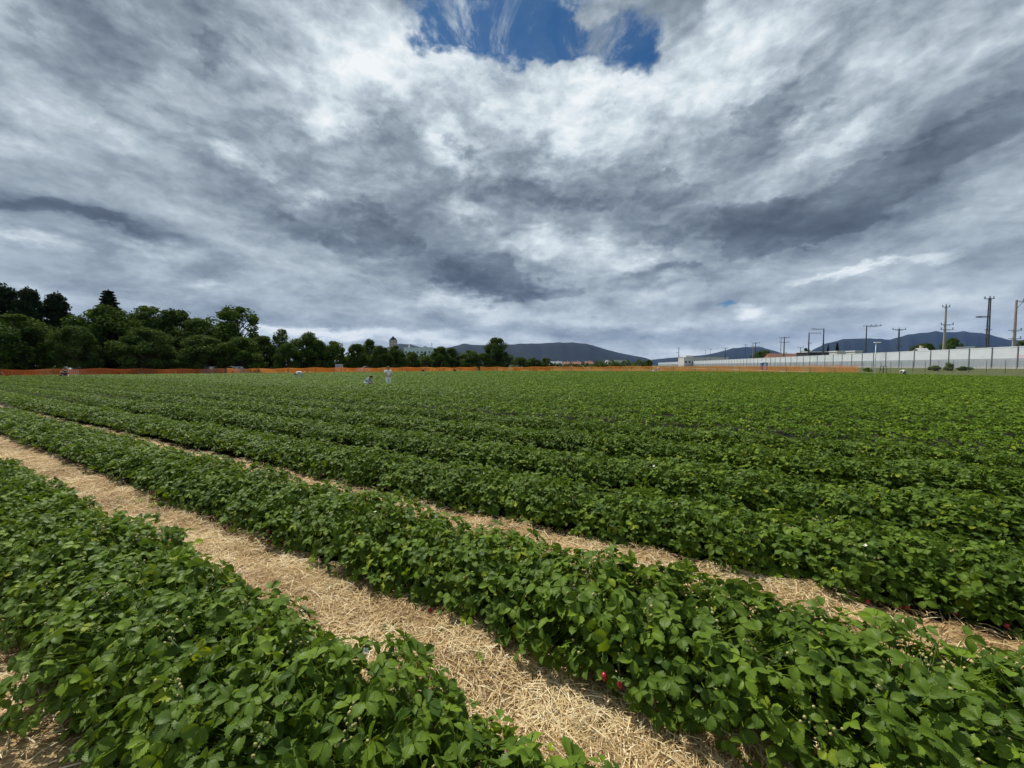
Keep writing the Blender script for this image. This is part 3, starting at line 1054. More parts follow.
M['bush_leaf'] = leaf_mat('bush leaf', (.05, .09, .02), (.17, .24, .06), (.12, .17, .05), .3, .7, .08)
TREE = {k: [tree_parts(k, 60 + 7 * i + len(k)) for i in range(n)] for k, n in (('broad', 4), ('open', 2), ('tall', 2), ('pine', 3), ('spire', 1), ('bush', 2))}
for k, lst in TREE.items():
    for cm, tm in lst:
        cm.materials.append(M['pine_leaf'] if k in ('pine', 'spire') else M['bush_leaf'] if k == 'bush' else M['tree_leaf'])
        tm.materials.append(M['bark'])
PALE = {}
HALF = {'broad': 4.5, 'open': 4.3, 'tall': 3.1, 'pine': 3.5, 'spire': 2.0, 'bush': 4.2}
TREE_N = {}
def plant_tree(px, top, depth, hw, kind, label, group=None, name='tree', cat='tree', pale=False, base_z=-.03):
    foot = at(px, 365, depth)
    H = at(px, top, depth)[2] - base_z
    W = hw * depth / FPX
    n = TREE_N.get(kind, 0); TREE_N[kind] = n + 1
    cm, tm = TREE[kind][n % len(TREE[kind])]
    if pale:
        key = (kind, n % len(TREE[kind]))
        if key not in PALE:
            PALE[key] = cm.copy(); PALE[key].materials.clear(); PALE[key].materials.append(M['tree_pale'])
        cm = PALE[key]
    t = tag(empty(name, (foot[0], foot[1], base_z), (n * 2.4) % 6.28), label, cat, group)
    t.scale = (W / HALF[kind], W / HALF[kind], H / 10.0)
    link('trunk' if kind != 'bush' else 'stem', tm, None, t)
    link('crown' if kind != 'bush' else 'foliage', cm, None, t)
    return t

FA, FB = np.array(FIELD[0]), np.array(FIELD[1])
def fence_depth(px):
    a = (px - 512) / FPX
    d = FB - FA
    # FA + t d = (a y, y)
    t = (FA[0] - a * FA[1]) / (a * d[1] - d[0])
    return FA[1] + t * d[1]
G = 'trees behind the orange fence'
for (px, top, e, hw, kind, label, pale) in [
 (-32, 288, 16, 28, 'pine', 'dark pine cut by the edge of the view, outermost of the wood', False),
 (8, 282, 17, 26, 'pine', 'very tall dark pine with ragged flat branches, outermost fully seen in the wood', False),
 (33, 286, 15, 21, 'pine', 'dark pine with a blunt ragged top, second pine from the edge of the wood', False),
 (59, 291, 17, 23, 'pine', 'dark pine with flat spreading top and sky gaps under its branches', False),
 (16, 314, 8, 36, 'broad', 'broad black-green tree standing low in front of the outermost pines', False),
 (76, 326, 5, 23, 'broad', 'small round tree with sunlit top in front of the dark pines', True),
 (112, 286.5, 15, 31, 'spire', 'conifer with pointed top rising above the wood', False),
 (108, 306, 13, 34, 'broad', 'broad leafy tree below the pointed conifer top', False),
 (146, 328, 6, 29, 'broad', 'wide low tree with pale green top, right of the small round one', True),
 (152, 306, 18, 28, 'broad', 'tall green tree just right of the pointed conifer', True),
 (178, 310, 17, 27, 'broad', 'tall round tree midway between pointed conifer and airy tree', False),
 (201, 318, 13, 24, 'broad', 'leafy tree rising behind a low one, left of the airy tree', True),
 (205, 335, 6, 25, 'broad', 'low dark spreading tree by the fence before the airy tree', True),
 (239, 306, 15, 30, 'open', 'tall airy tree with open crown, sky showing between its branches', False),
 (226, 322, 13, 22, 'broad', 'dense tree tucked under the open airy crown', True),
 (243, 337, 6, 22, 'broad', 'low round dark tree below the open airy crown', False),
 (264, 336, 12, 15, 'tall', 'narrow tree just right of the open airy crown', False),
 (283, 329, 15, 14, 'open', 'thin pale tree with feathery top right of the airy tree', True),
 (288, 343, 6, 14, 'broad', 'small dark tree under the thin feathery one', False),
 (307, 332, 10, 16, 'tall', 'upright tree with a pointed leafy top right of the feathery one', True),
 (318, 340, 7, 13, 'broad', 'small tree leaning on the upright pointed one', False),
 (334, 341, 8, 16, 'broad', 'round dark tree with a lollipop crown and bare trunk over the fence', False),
 (357, 344, 9, 14, 'broad', 'dark round tree just right of the lollipop tree', False),
 (370, 339, 17, 10, 'broad', 'round treetop peeping above the row, left of the tower', True),
 (381, 345.5, 9, 12, 'broad', 'mid green tree standing left below the tower', True),
 (396, 345.5, 9, 12, 'broad', 'dark tree directly below the tower', False),
 (412, 352, 11, 11, 'broad', 'small tree in front of the pale factory hall', True),
 (425, 356, 9, 10, 'broad', 'lowest small tree before the factory hall', True),
 (440, 346.5, 12, 12, 'broad', 'dark round tree just right of the factory hall', False),
 (452, 348, 17, 9, 'tall', 'narrow dark tree touching the round one beside the factory hall', False),
 (469, 350, 13, 15, 'broad', 'low wide tree between the factory hall and the big round tree', True),
 (484, 353, 11, 12, 'broad', 'low bushy tree leaning against the big round tree', True),
 (497, 337.5, 15, 15.5, 'broad', 'big round solitary-looking tree before the long hill, last of the row', True),
 (520, 357, 30, 12, 'broad', 'low dark tree just right of the big round tree', False),
 (534, 357.5, 36, 10, 'broad', 'low dark tree in the middle of the low clump before the hill', False),
 (546, 358, 40, 8, 'broad', 'last low dark tree beside the grey-roofed house', False)]:
    plant_tree(px, top, fence_depth(min(px, 480)) + max(4.0, e * .68), hw, kind, label, G, pale=pale)

def hedge(name, p0, p1, h, w, label, seed, mat, per_m=70, size=(.25, .5)):
    r = np.random.default_rng(seed)
    p0, p1 = np.array(p0, float), np.array(p1, float)
    L = np.linalg.norm(p1 - p0)
    n = int(L * per_m * h / 2)
    s = r.uniform(0, 1, n)
    lum = 1 + .22 * np.sin(s * L * .9 + seed) + .15 * np.sin(s * L * 2.3)
    z = r.uniform(0, 1, n) ** .7 * h * lum
    d = (p1 - p0) / L
    nn = np.array([-d[1], d[0]])
    off = r.normal(0, w * .35, n)
    pos = np.stack([p0[0] + d[0] * s * L + nn[0] * off, p0[1] + d[1] * s * L + nn[1] * off, z], 1)
    nrm = unit(r.normal(0, .7, (n, 3)) + np.array([0, 0, .5]))
    V, T = leaf_cloud(pos, nrm, r.uniform(*size, n), r)
    o = link(name, np_mesh(name, V, None, T, {'tone': np.repeat(np.clip(r.normal(.4, .2, n), 0, 1), 2)}), mat)
    return tag(o, label, 'hedge')
p = lambda px, e: (lambda y: ((px - 512) / FPX * y, y))(fence_depth(min(px, 480)) + e)
hedge('hedge', p(-60, 24), p(262, 24), 6.5, 4, 'dark undergrowth hedge filling the back of the wood', 3, M['tree_leaf'], 60, (.4, .8))
hedge('hedge', p(255, 27), p(475, 27), 4.0, 3, 'dark hedge behind the trunks of the smaller trees', 4, M['tree_leaf'], 60, (.35, .7))
hedge('hedge', (12, 190), (52, 186), 2.3, 3, 'long low hedge in front of the small houses', 5, M['tree_leaf'], 30, (.5, .9))
hedge('hedge', (44, 205), (72, 200), 3.6, 4, 'low green hedge below the distant flat-roofed hall', 6, M['tree_pale'], 30, (.5, .9))

for (px, top, depth, hw, kind, label, pale, bz) in [
 (649, 359.5, 160, 4.5, 'broad', 'small dark tree at the far end of the pale barrier', False, 0),
 (763, 350.5, 330, 13, 'broad', 'round dark tree behind the barrier, between thin masts', False, 0),
 (805, 348, 240, 6, 'broad', 'dark little tree left of the twin pointed trees', False, 0),
 (827.5, 343.5, 230, 3.5, 'spire', 'shorter pointed tree of the twin pair behind the barrier', False, 0),
 (836.5, 341.5, 230, 5, 'spire', 'taller pointed tree of the twin pair behind the barrier', False, 0),
 (923, 343.5, 165, 14, 'broad', 'wide low tree just left of the pale concrete mast', False, 0),
 (951, 338, 160, 11, 'broad', 'round bushy tree just right of the pale concrete mast', False, 0),
 (1024, 340, 135, 13, 'broad', 'dark tree by the outermost mast at the edge of the view', False, 0)]:
    plant_tree(px, top, depth, hw, kind, label, 'trees behind the noise barrier', pale=pale, base_z=bz)
for (px, top, depth, hw, label) in [
 (869, 367, 74, 3.6, 'small bush beside the end of the orange fence'), (936, 364.6, 84, 5, 'leafy bush at the foot of the barrier, left of the tallest one'),
 (948.5, 361.5, 84, 4.2, 'tallest bush at the foot of the barrier'), (965, 365.4, 82, 5, 'low spreading bush at the barrier foot, outermost of three')]:
    plant_tree(px, top, depth, hw, 'bush', label, 'bushes on the verge', 'bush', 'bush', False, .35)

# ---------------------------------------------------------------- orange mesh fences
def net_mat(name, cols, trans):
    m, N, out = mat_new(name)
    tc = N.n('ShaderNodeTexCoord')
    n1 = N.noise(tc.outputs['Object'], .35, 4, .6)
    c = N.ramp(n1.outputs['Fac'], [(.3, cols[0]), (.6, cols[1]), (.75, cols[2])])
    p_ = principled(N, c, .5, .4)
    tr = N.n('ShaderNodeBsdfTranslucent')
    N.put(tr.inputs[0], c)
    ms = N.n('ShaderNodeMixShader')
    ms.inputs[0].default_value = trans
    N.put(ms.inputs[1], p_.outputs[0]); N.put(ms.inputs[2], tr.outputs[0])
    N.put(out.inputs[0], ms.outputs[0])
    return m
M['net'] = net_mat('shade-toned orange net', [(.46, .10, .025), (.60, .16, .035), (.66, .25, .10)], .2)  # shade of the wood is put into this darker netting colour
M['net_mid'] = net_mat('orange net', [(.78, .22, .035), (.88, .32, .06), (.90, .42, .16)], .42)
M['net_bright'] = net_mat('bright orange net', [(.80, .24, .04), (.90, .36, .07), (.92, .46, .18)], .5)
M['wood_post'] = plain('weathered stake', (.22, .17, .11), .8, .3, 6)
def net_fence(A, B, h0, h1, label, seed, net):
    r = np.random.default_rng(seed)
    A, B = np.array(A, float), np.array(B, float)
    L = np.linalg.norm(B - A); d = (B - A) / L
    nn = np.array([-d[1], d[0]])
    root = tag(empty('mesh_fence', (A[0], A[1], -.02), math.atan2(d[1], d[0])), label, 'fence')
    gap = 4.1
    npost = int(L / gap) + 1
    top = lambda s: h0 + (h1 - h0) * s / L - .10 * np.sin(math.pi * ((s / gap) % 1.0)) ** 2 + .05 * np.sin(s * .37 + seed)
    wav = lambda s, z: .07 * np.sin(s * 1.5 + z * 3) * np.sin(math.pi * ((s / gap) % 1.0)) + .05
    V, Q = [], []
    S = np.arange(0, L + .01, .35)
    rows = 12
    b = 0
    for i in range(rows):
        z0 = .03 + (top(S) - .03) * i / (rows - 1)
        wd = .026 if 0 < i < rows - 1 else .04
        for z in (z0 - wd, z0 + wd):
            V.append(np.stack([S, wav(S, z), z], 1))
        n = len(S)
        a = np.arange(n - 1)
        Q.append(np.stack([b + a, b + a + 1, b + n + a + 1, b + n + a], 1)); b += 2 * n
    SV = np.arange(.06, L, .17)
    n = len(SV)
    zl = np.full(n, .03); zh = top(SV)
    cols = [np.stack([SV - .022, wav(SV, zl) + .004, zl], 1), np.stack([SV + .022, wav(SV, zl) + .004, zl], 1), np.stack([SV + .022, wav(SV, zh) + .004, zh], 1), np.stack([SV - .022, wav(SV, zh) + .004, zh], 1)]
    V += cols
    a = np.arange(n)
    Q.append(np.stack([b + a, b + n + a, b + 2 * n + a, b + 3 * n + a], 1))
    link('netting', np_mesh('netting', np.concatenate(V), np.concatenate(Q)), net, root)
    pm = MB(); pm.tube([(0, 0, -.1), (0, 0, 1.32), (0, 0, 1.36)], [.035, .032, .01], 7)
    pme = pm.mesh('post', True); pme.materials.append(M['wood_post'])
    for i in range(min(npost, 100)):
        q = link('post', pme, None, root, (i * gap, 0, 0))
        q.rotation_euler = (r.normal(0, .03), r.normal(0, .03), 0)
JY = fence_depth(226.0); JP = ((226.0 - 512) / FPX * JY, JY)  # netting colour changes here, where the painted tree shade ends
net_fence(FIELD[0], JP, 1.12, 1.15, 'orange plastic mesh fence toned dull red-brown for the shade of the tall wood', 1, M['net'])
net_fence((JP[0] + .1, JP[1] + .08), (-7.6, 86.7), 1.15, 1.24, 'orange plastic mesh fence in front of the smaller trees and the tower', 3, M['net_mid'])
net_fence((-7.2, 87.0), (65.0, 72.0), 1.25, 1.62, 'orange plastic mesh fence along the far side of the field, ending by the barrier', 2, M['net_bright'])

# ---------------------------------------------------------------- noise barrier, verge, track
BD = np.array([.2286, 1.0]); BD /= np.linalg.norm(BD)
BX = lambda y: 116 + .2286 * (y - 87)
EX = lambda y: 65 + .2286 * (y - 72)
def strip(name, f0, f1, z0, z1, y0, y1, mat, n=60):
    ys = np.linspace(y0, y1, n)
    V = np.concatenate([np.stack([f0(ys), ys, np.full(n, z0)], 1), np.stack([f1(ys), ys, np.full(n, z1)], 1)])
    a = np.arange(n - 1)
    return tag(link(name, np_mesh(name, V, np.stack([a, n + a, n + a + 1, a + 1], 1)), mat), kind='structure')
strip('track', lambda y: EX(y) + .3, lambda y: EX(y) + 4.2, -.012, -.012, -10, 600, M['gravel'])
strip('verge', lambda y: EX(y) + 4.2, lambda y: EX(y) + 22, -.008, .35, -10, 640, M['verge'])
strip('embankment', lambda y: EX(y) + 22, lambda y: BX(y) - .02, .35, .80, -10, 640, M['verge'])
strip('railway_bank', lambda y: BX(y) + .3, lambda y: BX(y) + 40, .78, .80, -10, 640, M['verge'])
M['panel_white'] = plain('white barrier panel', (.62, .66, .69), .5, .06, .5, dirt=(.44, .48, .51))
M['panel_grey'] = plain('grey barrier panel', (.33, .36, .39), .6, .08, .6, dirt=(.26, .29, .32))
M['concrete'] = plain('concrete', (.42, .40, .36), .85, .12, 2.0, bump=.2)
M['dark_steel'] = plain('dark steel', (.09, .10, .11), .5, .2, 4, metal=.4)
M['galv'] = plain('galvanised steel', (.34, .36, .37), .45, .15, 6, metal=.6)
by0 = 59.45
bar = tag(empty('noise_barrier', (BX(by0), by0, .8), math.atan2(BD[1], BD[0])), 'long white and grey noise barrier running to the horizon along the railway', 'noise barrier')
npan = 99
step = 5.85 / BD[1]
# local x runs along the barrier, +y faces the field
LB = npan * step
for nm, z0, z1, th, mt in (('plinth', 0, .32, .30, 'concrete'), ('lower_panel', .32, 2.45, .16, 'panel_grey'), ('upper_panel', 2.453, 4.95, .15, 'panel_white'), ('coping', 4.953, 5.2, .24, 'panel_white')):
    mb = MB()
    nseg = 1
    mb.box((LB / 2, 0, (z0 + z1) / 2), (LB, th, z1 - z0))
    if nm.endswith('panel'):
        k = 3 if nm[0] == 'l' else 4
        for i in range(1, k):
            mb.box((LB / 2, th / 2 + .010, z0 + (z1 - z0) * i / k), (LB, .02, .05))
    mb.build(nm, M[mt], bar)
M['wire'] = plain('fence wire', (.20, .21, .21), .5, .1, 5, metal=.5)
pb = MB(); pb.box((0, .02, 2.62), (.13, .30, 5.24)); pb.box((0, .175, 2.62), (.20, .02, 5.2))
pme = pb.mesh('post'); pme.materials.append(M['wire'])
for i in range(npan + 1):
    link('post', pme, None, bar, (i * step, 0, 0))
M['pink'] = plain('pink spray paint', (.72, .40, .50), .5, .3, 3)
M['bluegrey'] = plain('blue spray paint', (.38, .55, .68), .5, .3, 3)
def scrawl(px, py, w, h, mat, seed):
    # loops of paint on the panel's field side, 3 mm proud
    r = np.random.default_rng(seed)
    a = (px - 512) / FPX
    y = (116 - .2286 * 87) / (a - .2286)
    along = (y - by0) / BD[1]
    z = at(px, py, y)[2] - .8
    mb = MB()
    pts = np.stack([along + np.linspace(-w / 2, w / 2, 24), np.full(24, .088), z + h / 2 * np.sin(np.linspace(0, 17, 24)) * r.uniform(.5, 1, 24)], 1)
    for i in range(23):
        p0, p1 = pts[i], pts[i + 1]
        mb.add([p0 + (0, 0, -.16), p1 + (0, 0, -.16), p1 + (0, 0, .16), p0 + (0, 0, .16)], [(0, 1, 2, 3)])
    mb.build('graffiti', mat, bar)
scrawl(1019, 356.5, 1.9, .7, M['pink'], 1)
scrawl(819, 364, 4.5, .8, M['bluegrey'], 2)

# wire fence beside the track
M['wire'] = plain('fence wire', (.20, .21, .21), .5, .1, 5, metal=.5)
wx, wy = 83.0, 72.0
wf = tag(empty('wire_fence', (wx - .2286 * 22, wy - 22, .02), math.atan2(BD[1], BD[0])), 'thin grey wire fence on posts between the track and the barrier', 'fence')
LW = 320.0
mb = MB()
for i in range(9):
    mb.box((LW / 2, 0, .2 + i * .24), (LW, .012, .012))
for i in range(int(LW / .6)):
    mb.box((i * .6, .012, 1.16), (.010, .010, 1.95))
mb.build('wire_mesh', M['wire'], wf)
pb = MB(); pb.tube([(0, 0, -.2), (0, 0, 2.25), (.0, .10, 2.5)], [.034, .034, .03], 7)
pme = pb.mesh('post', True); pme.materials.append(M['wire'])
for i in range(100):
    link('post', pme, None, wf, (i * 3.2 + .8, 0, 0))

# ---------------------------------------------------------------- masts along the railway
M['mast_con'] = plain('mast concrete', (.36, .31, .27), .85, .15, 1.5, bump=.2, dirt=(.24, .2, .18))
M['insul'] = plain('insulator', (.10, .05, .035), .3, .2, 8, .6)
MG = 'masts along the railway'
def mast(px, top, depth, kind, label):
    foot = at(px, 365, depth)
    H = at(px, top, depth)[2] - .8
    # crossarms stand square to the track: local x
    root = tag(empty('overhead_line_mast', (foot[0], foot[1], .8), R(-8)), label, 'mast', MG)
    w = depth / FPX
    mb = MB()
    if kind == 'twin':
        for s in (-.34, .34):
            mb.tube([(s, 0, -.5), (s * .8, 0, H * .5), (s * .55, 0, H)], [.20, .17, .13], 8)
        for i in range(7):
            mb.box((0, 0, H * (.12 + .12 * i)), (.72 - .03 * i, .12, .12))
        mb.build('pole', M['dark_steel'], root, smooth=False)
    elif kind == 'thin':
        mb.tube([(0, 0, -.5), (0, 0, H)], [.16, .11], 8)
        mb.build('pole', M['dark_steel'], root)
    else:
        r0 = .38 if kind != 'arm' else .30
        mb.tube([(0, 0, -.5), (0, 0, H * .5), (0, 0, H)], [r0, r0 * .8, r0 * .55], 10)
        mb.build('pole', M['mast_con' if kind in ('concrete', 'slim') else 'dark_steel'], root)
    def arm(x0, x1, z, th=.14):
        m2 = MB(); m2.box(((x0 + x1) / 2, .0, z), (abs(x1 - x0), th, th)); m2.box(((x0 + x1) / 2, .0, z - .32), (abs(x1 - x0) * .55, th * .6, th * .6))
        m2.build('crossarm', M['dark_steel'], root)
    def ins(x, z, dn=True):
        m2 = MB()
        for k in range(4):
            zz = z + (-.16 if dn else .16) * k
            m2.tube([(x, 0, zz), (x, 0, zz - .08)], [.17, .10], 8)
        m2.tube([(x, 0, z), (x, 0, z + (-.6 if dn else .6))], .04, 5)
        m2.build('insulator', M['insul'], root)
    if kind == 'concrete':
        arm(-1.0, 1.0, H - .3); ins(-.9, H - .2, False); ins(.9, H - .2, False); ins(0, H + .05, False)
        for z in (H * .70, H * .62):
            arm(-1.1, 2.2, z); ins(2.1, z + .1, False); ins(-1.0, z + .1, False)
    elif kind == 'twin':
        arm(-1.3, 1.1, H - .2); ins(-1.2, H - .1, False); ins(.9, H - .1, False); ins(0, H, False)
        arm(-2.6, 0, H * .74, .2); m2 = MB(); m2.box((-2.5, 0, H * .74 - .1), (1.1, .4, .35), bevel=.1); m2.build('switch_box', M['dark_steel'], root)
        for z in (.55, .42, .30):
            arm(-.9, .9, H * z)
    elif kind == 'slim':
        arm(0, 3.2, H - .3); ins(2.9, H - .2, False); ins(1.6, H - .2, False)
        m2 = MB(); m2.tube([(0, 0, H * .86), (1.6, 0, H - .3)], .06, 6); m2.build('brace', M['dark_steel'], root)
        for z in (.56, .44, .32):
            arm(-1.3, 1.5, H * z, .12); ins(1.4, H * z, False)
    elif kind == 'arm':
        arm(-1.4, 5.2, H - .2, .2)
        for x in (1.6, 3.2, 4.9): ins(x, H - .1, False)
        for z in (.55, .4): arm(-.9, .9, H * z)
    elif kind == 'tee':
        arm(-2.2, 2.2, H - .2, .18); ins(-2, H - .1, False); ins(2, H - .1, False); ins(0, H - .1, False); arm(-1.0, 1.6, H * .55)
    elif kind == 'double':
        for z in (H - .3, H * .83):
            arm(-2.6, 2.6, z, .18); ins(-2.4, z, False); ins(2.4, z, False)
        m2 = MB(); m2.tube([(-1.7, 0, -.5), (-1.7, 0, H * .96)], [.22, .16], 7); m2.build('side_pole', M['mast_con'], root)
    elif kind == 'hook':
        arm(-4.6, 0, H - .2, .16); m2 = MB(); m2.box((-4.4, 0, H - .1), (1.7, .6, .4), bevel=.12); m2.build('lamp_head', M['galv'], root)
        for z in (.6, .45): arm(-.8, 1.0, H * z)
    elif kind == 'gate':
        arm(0, 5.0, H - .25, .16); ins(4.8, H - .3); arm(-.5, 1.5, H * .7)
    elif kind == 'thin':
        arm(-1.4, 1.4, H - .3, .12); ins(-1.2, H - .2, False); ins(1.2, H - .2, False)
for a_ in [
 (943, 306, 118, 'concrete', 'pale concrete mast with two bracket pairs below its small top arms'),
 (986, 298, 106, 'twin', 'dark twin-leg mast, tallest of all, second from the edge'),
 (1012.5, 300, 99, 'slim', 'slim pale mast with an arm reaching outward at its top, outermost of all'),
 (865, 325.5, 152, 'arm', 'dark mast with one long arm carrying three insulators'),
 (897.5, 329, 140, 'tee', 'mast with a plain T-shaped top between the long-arm mast and the pale concrete one'),
 (822.5, 328.5, 180, 'hook', 'dark mast with a lamp head on an arm, right of a similar lower mast'),
 (808, 332.5, 185, 'gate', 'dark mast with an arm reaching toward the lamp-head mast'),
 (783.5, 337, 215, 'double', 'mast with two broad crossarms one above the other'),
 (755, 342.5, 260, 'double', 'far mast pair with double crossarms in front of the small round hill'),
 (745, 344.5, 300, 'thin', 'very thin far mast beside the far double mast'),
 (725, 347.8, 330, 'tee', 'small far mast with T-top above the long pale building'),
 (710, 349, 360, 'thin', 'tiny thin mast above the long pale building, nearer its middle'),
 (705, 350, 380, 'thin', 'tiniest thin mast above the left half of the long pale building'),
 (800, 347, 200, 'thin', 'short dark stub mast left of the arm-reaching mast'),
 (678.5, 347.5, 420, 'twin', 'lone far mast standing apart to the left of the long pale building')]:
    mast(*a_)

# street lamp in front of the barrier
f = at(875, 365, 74)
lamp = tag(empty('street_lamp', (f[0], f[1], .15)), 'white street lamp with flat head in front of the barrier', 'street lamp')
M['white_paint'] = plain('white paint', (.74, .75, .75), .45, .05, 3)
mb = MB(); mb.tube([(0, 0, -.1), (0, 0, 3), (0, 0, 5.75)], [.09, .075, .055], 10); mb.build('pole', M['white_paint'], lamp, smooth=True)
mb = MB(); mb.box((.25, 0, 5.82), (1.25, .42, .16), bevel=.06); mb.build('lamp_head', M['white_paint'], lamp)
# hooped barrier beside the track
f = at(883.5, 365, 75)
hoop = tag(empty('hoop_gate', (f[0], f[1], .1)), 'grey double-hoop gate standing by the barrier near the fence end', 'gate')
for x in (-.34, .34):
    t_ = np.linspace(0, math.pi, 14)
    mb = MB()
    pts = [(x - .30, 0, -.1)] + [(x - .30 * math.cos(a), 0, 1.1 + .30 * math.sin(a)) for a in t_] + [(x + .30, 0, -.1)]
    mb.tube(pts, .045, 6); mb.build('hoop', M['dark_steel'], hoop, smooth=True)
mb = MB(); mb.tube([(-.6, 0, .7), (.6, 0, .7)], .03, 6); mb.build('rail', M['dark_steel'], hoop, smooth=True)
# small blue cabin
f = at(764, 365, 118)
cab = tag(empty('cabin', (f[0], f[1], .3), R(-12)), 'small dark blue cabin in front of the far barrier', 'cabin')
M['blue'] = plain('blue plastic', (.05, .10, .22), .45, .1, 3)
mb = MB(); mb.box((0, 0, 1.1), (1.5, 1.4, 2.2), bevel=.05); mb.build('body', M['blue'], cab)
mb = MB(); mb.box((0, -.72, 1.05), (.8, .05, 1.9)); mb.build('door', M['bluegrey'], cab)
mb = MB(); mb.box((0, 0, 2.28), (1.6, 1.5, .16), taper=.8); mb.build('roof', M['white_paint'], cab)

# ---------------------------------------------------------------- buildings
M['wall_white'] = plain('white render', (.62, .60, .57), .8, .08, .3)
M['wall_pink'] = plain('pinkish render', (.52, .42, .38), .8, .08, .3)
M['wall_beige'] = plain('beige render', (.50, .42, .31), .8, .08, .3)
M['metal_blue'] = plain('pale blue sheet metal', (.60, .68, .74), .5, .06, .2)
M['roof_grey'] = plain('grey roof', (.20, .22, .25), .6, .12, .5)
M['roof_red'] = plain('brown red tiles', (.20, .085, .055), .8, .2, .8)
M['roof_dark'] = plain('dark roof', (.035, .035, .04), .7, .2, .5)
M['glass'] = plain('window glass', (.03, .04, .055), .12, .2, .4, .6)
M['trim'] = plain('orange brown trim', (.45, .24, .14), .7, .1, .4)

def win(root, x, y, z, w, h, face=-1):
    mb = MB(); mb.box((x, y, z), (w, .12, h)); o = mb.build('window', M['glass'], root)
    m2 = MB(); m2.box((x, y + face * .03, z - h / 2 - .06), (w + .2, .2, .12)); m2.build('sill', M['wall_white'], o)

def building(name, px0, px1, top, depth, dep, wall, roof, kind, label, cat, rot=0.0, wins=(4, 2), base=0.0, group=None):
    c = (px0 + px1) / 2
    f = at(c, 365, depth)
    W = (px1 - px0) * depth / FPX
    Ht = at(c, top, depth)[2] - base
    root = tag(empty(name, (f[0], f[1] + dep / 2, base), rot), label, cat, group)
    if kind == 'gable':
        eav = Ht * .58
        mb = MB(); mb.box((0, 0, eav / 2), (W, dep, eav))
        mb.add([(-W / 2, -dep / 2, eav), (W / 2, -dep / 2, eav), (W / 2, dep / 2, eav), (-W / 2, dep / 2, eav), (-W / 2, 0, Ht * .96), (W / 2, 0, Ht * .96)], [(0, 3, 4), (1, 5, 2)])
        mb.build('wall', wall, root)
        m2 = MB(); o = .35
        zz = eav - .12
        m2.add([(-W / 2 - o, -dep / 2 - o, zz), (W / 2 + o, -dep / 2 - o, zz), (W / 2 + o, 0, Ht), (-W / 2 - o, 0, Ht), (-W / 2 - o, dep / 2 + o, zz), (W / 2 + o, dep / 2 + o, zz),
                (-W / 2 - o, -dep / 2 - o, zz + .18), (W / 2 + o, -dep / 2 - o, zz + .18), (W / 2 + o, 0, Ht + .2), (-W / 2 - o, 0, Ht + .2), (-W / 2 - o, dep / 2 + o, zz + .18), (W / 2 + o, dep / 2 + o, zz + .18)],
               [(6, 7, 8, 9), (9, 8, 11, 10), (0, 3, 2, 1), (3, 4, 5, 2), (0, 1, 7, 6), (4, 10, 11, 5), (0, 6, 9, 3), (3, 9, 10, 4), (1, 2, 8, 7), (2, 5, 11, 8)])
        rf = m2.build('roof', roof, root)
        m3 = MB(); m3.box((W * .22, dep * .12, Ht + .3), (.7, .7, 1.6)); m3.build('chimney', M['wall_beige'], rf)
    else:
        mb = MB(); mb.box((0, 0, (Ht - .5) / 2), (W, dep, Ht - .5)); mb.build('wall', wall, root)
        m2 = MB(); m2.box((0, 0, Ht - .25), (W + .5, dep + .5, .5)); m2.build('roof', roof, root)
    nx, nz = wins
    hh = (Ht * .58 if kind == 'gable' else Ht - .8)
    for i in range(nx):
        for k in range(nz):
            win(root, -W / 2 + W * (i + .5) / nx, -dep / 2 - .03, hh * (k + .55) / nz, min(W / nx * .5, 3.0), min(hh / nz * .5, 2.0))
    return root, W, Ht
HG = 'small houses before the long hill'
building('house', 550, 562, 361.6, 330, 8, M['wall_white'], M['roof_grey'], 'gable', 'long house with a grey roof, beside the dark low trees', 'house', wins=(4, 1), group=HG)
building('house', 563.5, 570, 362, 330, 8, M['wall_pink'], M['roof_red'], 'gable', 'pinkish house just right of the grey-roofed one', 'house', wins=(2, 1), group=HG)
building('house', 572, 581, 361.8, 325, 8, M['wall_white'], M['roof_red'], 'gable', 'white house with brown roof in the middle of the small houses', 'house', wins=(3, 1), group=HG)
building('house', 585.5, 593, 361.5, 330, 8, M['wall_beige'], M['roof_red'], 'gable', 'beige house, last of the small houses along the orange fence', 'house', wins=(2, 1), group=HG)
building('hall', 608, 627.5, 359.8, 620, 20, M['wall_white'], M['roof_grey'], 'flat', 'far flat-roofed pale hall under the slope of the long hill', 'hall', wins=(6, 1))
root, W, Ht = building('long_building', 684, 728, 357, 400, 14, M['wall_white'], M['wall_white'], 'flat', 'long pale flat-roofed building at the far end of the barrier', 'building', wins=(12, 1))
mb = MB(); mb.box((W * .12, -7.09, Ht * .52), (W * .76, .12, .5)); mb.build('trim_band', M['trim'], root)
mb = MB(); mb.box((-W * .36, -1, Ht + .8), (W * .16, 8, 1.6)); mb.build('roof_house', M['wall_white'], root)
root, W, Ht = building('factory_hall', 404, 431.5, 347.3, 520, 26, M['metal_blue'], M['metal_blue'], 'flat', 'pale blue factory hall with a chimney above the treetops', 'factory', wins=(7, 2))
mb = MB(); mb.tube([(W * .44, 0, Ht), (W * .44, 0, Ht + 6.6)], [.8, .65], 10); mb.build('chimney', M['metal_blue'], root)
mb = MB(); mb.tube([(-W * .4, 0, Ht), (-W * .4, 0, Ht + 4)], [.9, .9], 10); mb.build('flue', M['wall_white'], root)
mb = MB(); mb.box((W * .2, 0, Ht + 1.0), (4.0, 5, 2.0), bevel=.2); mb.build('roof_unit', M['roof_grey'], root)
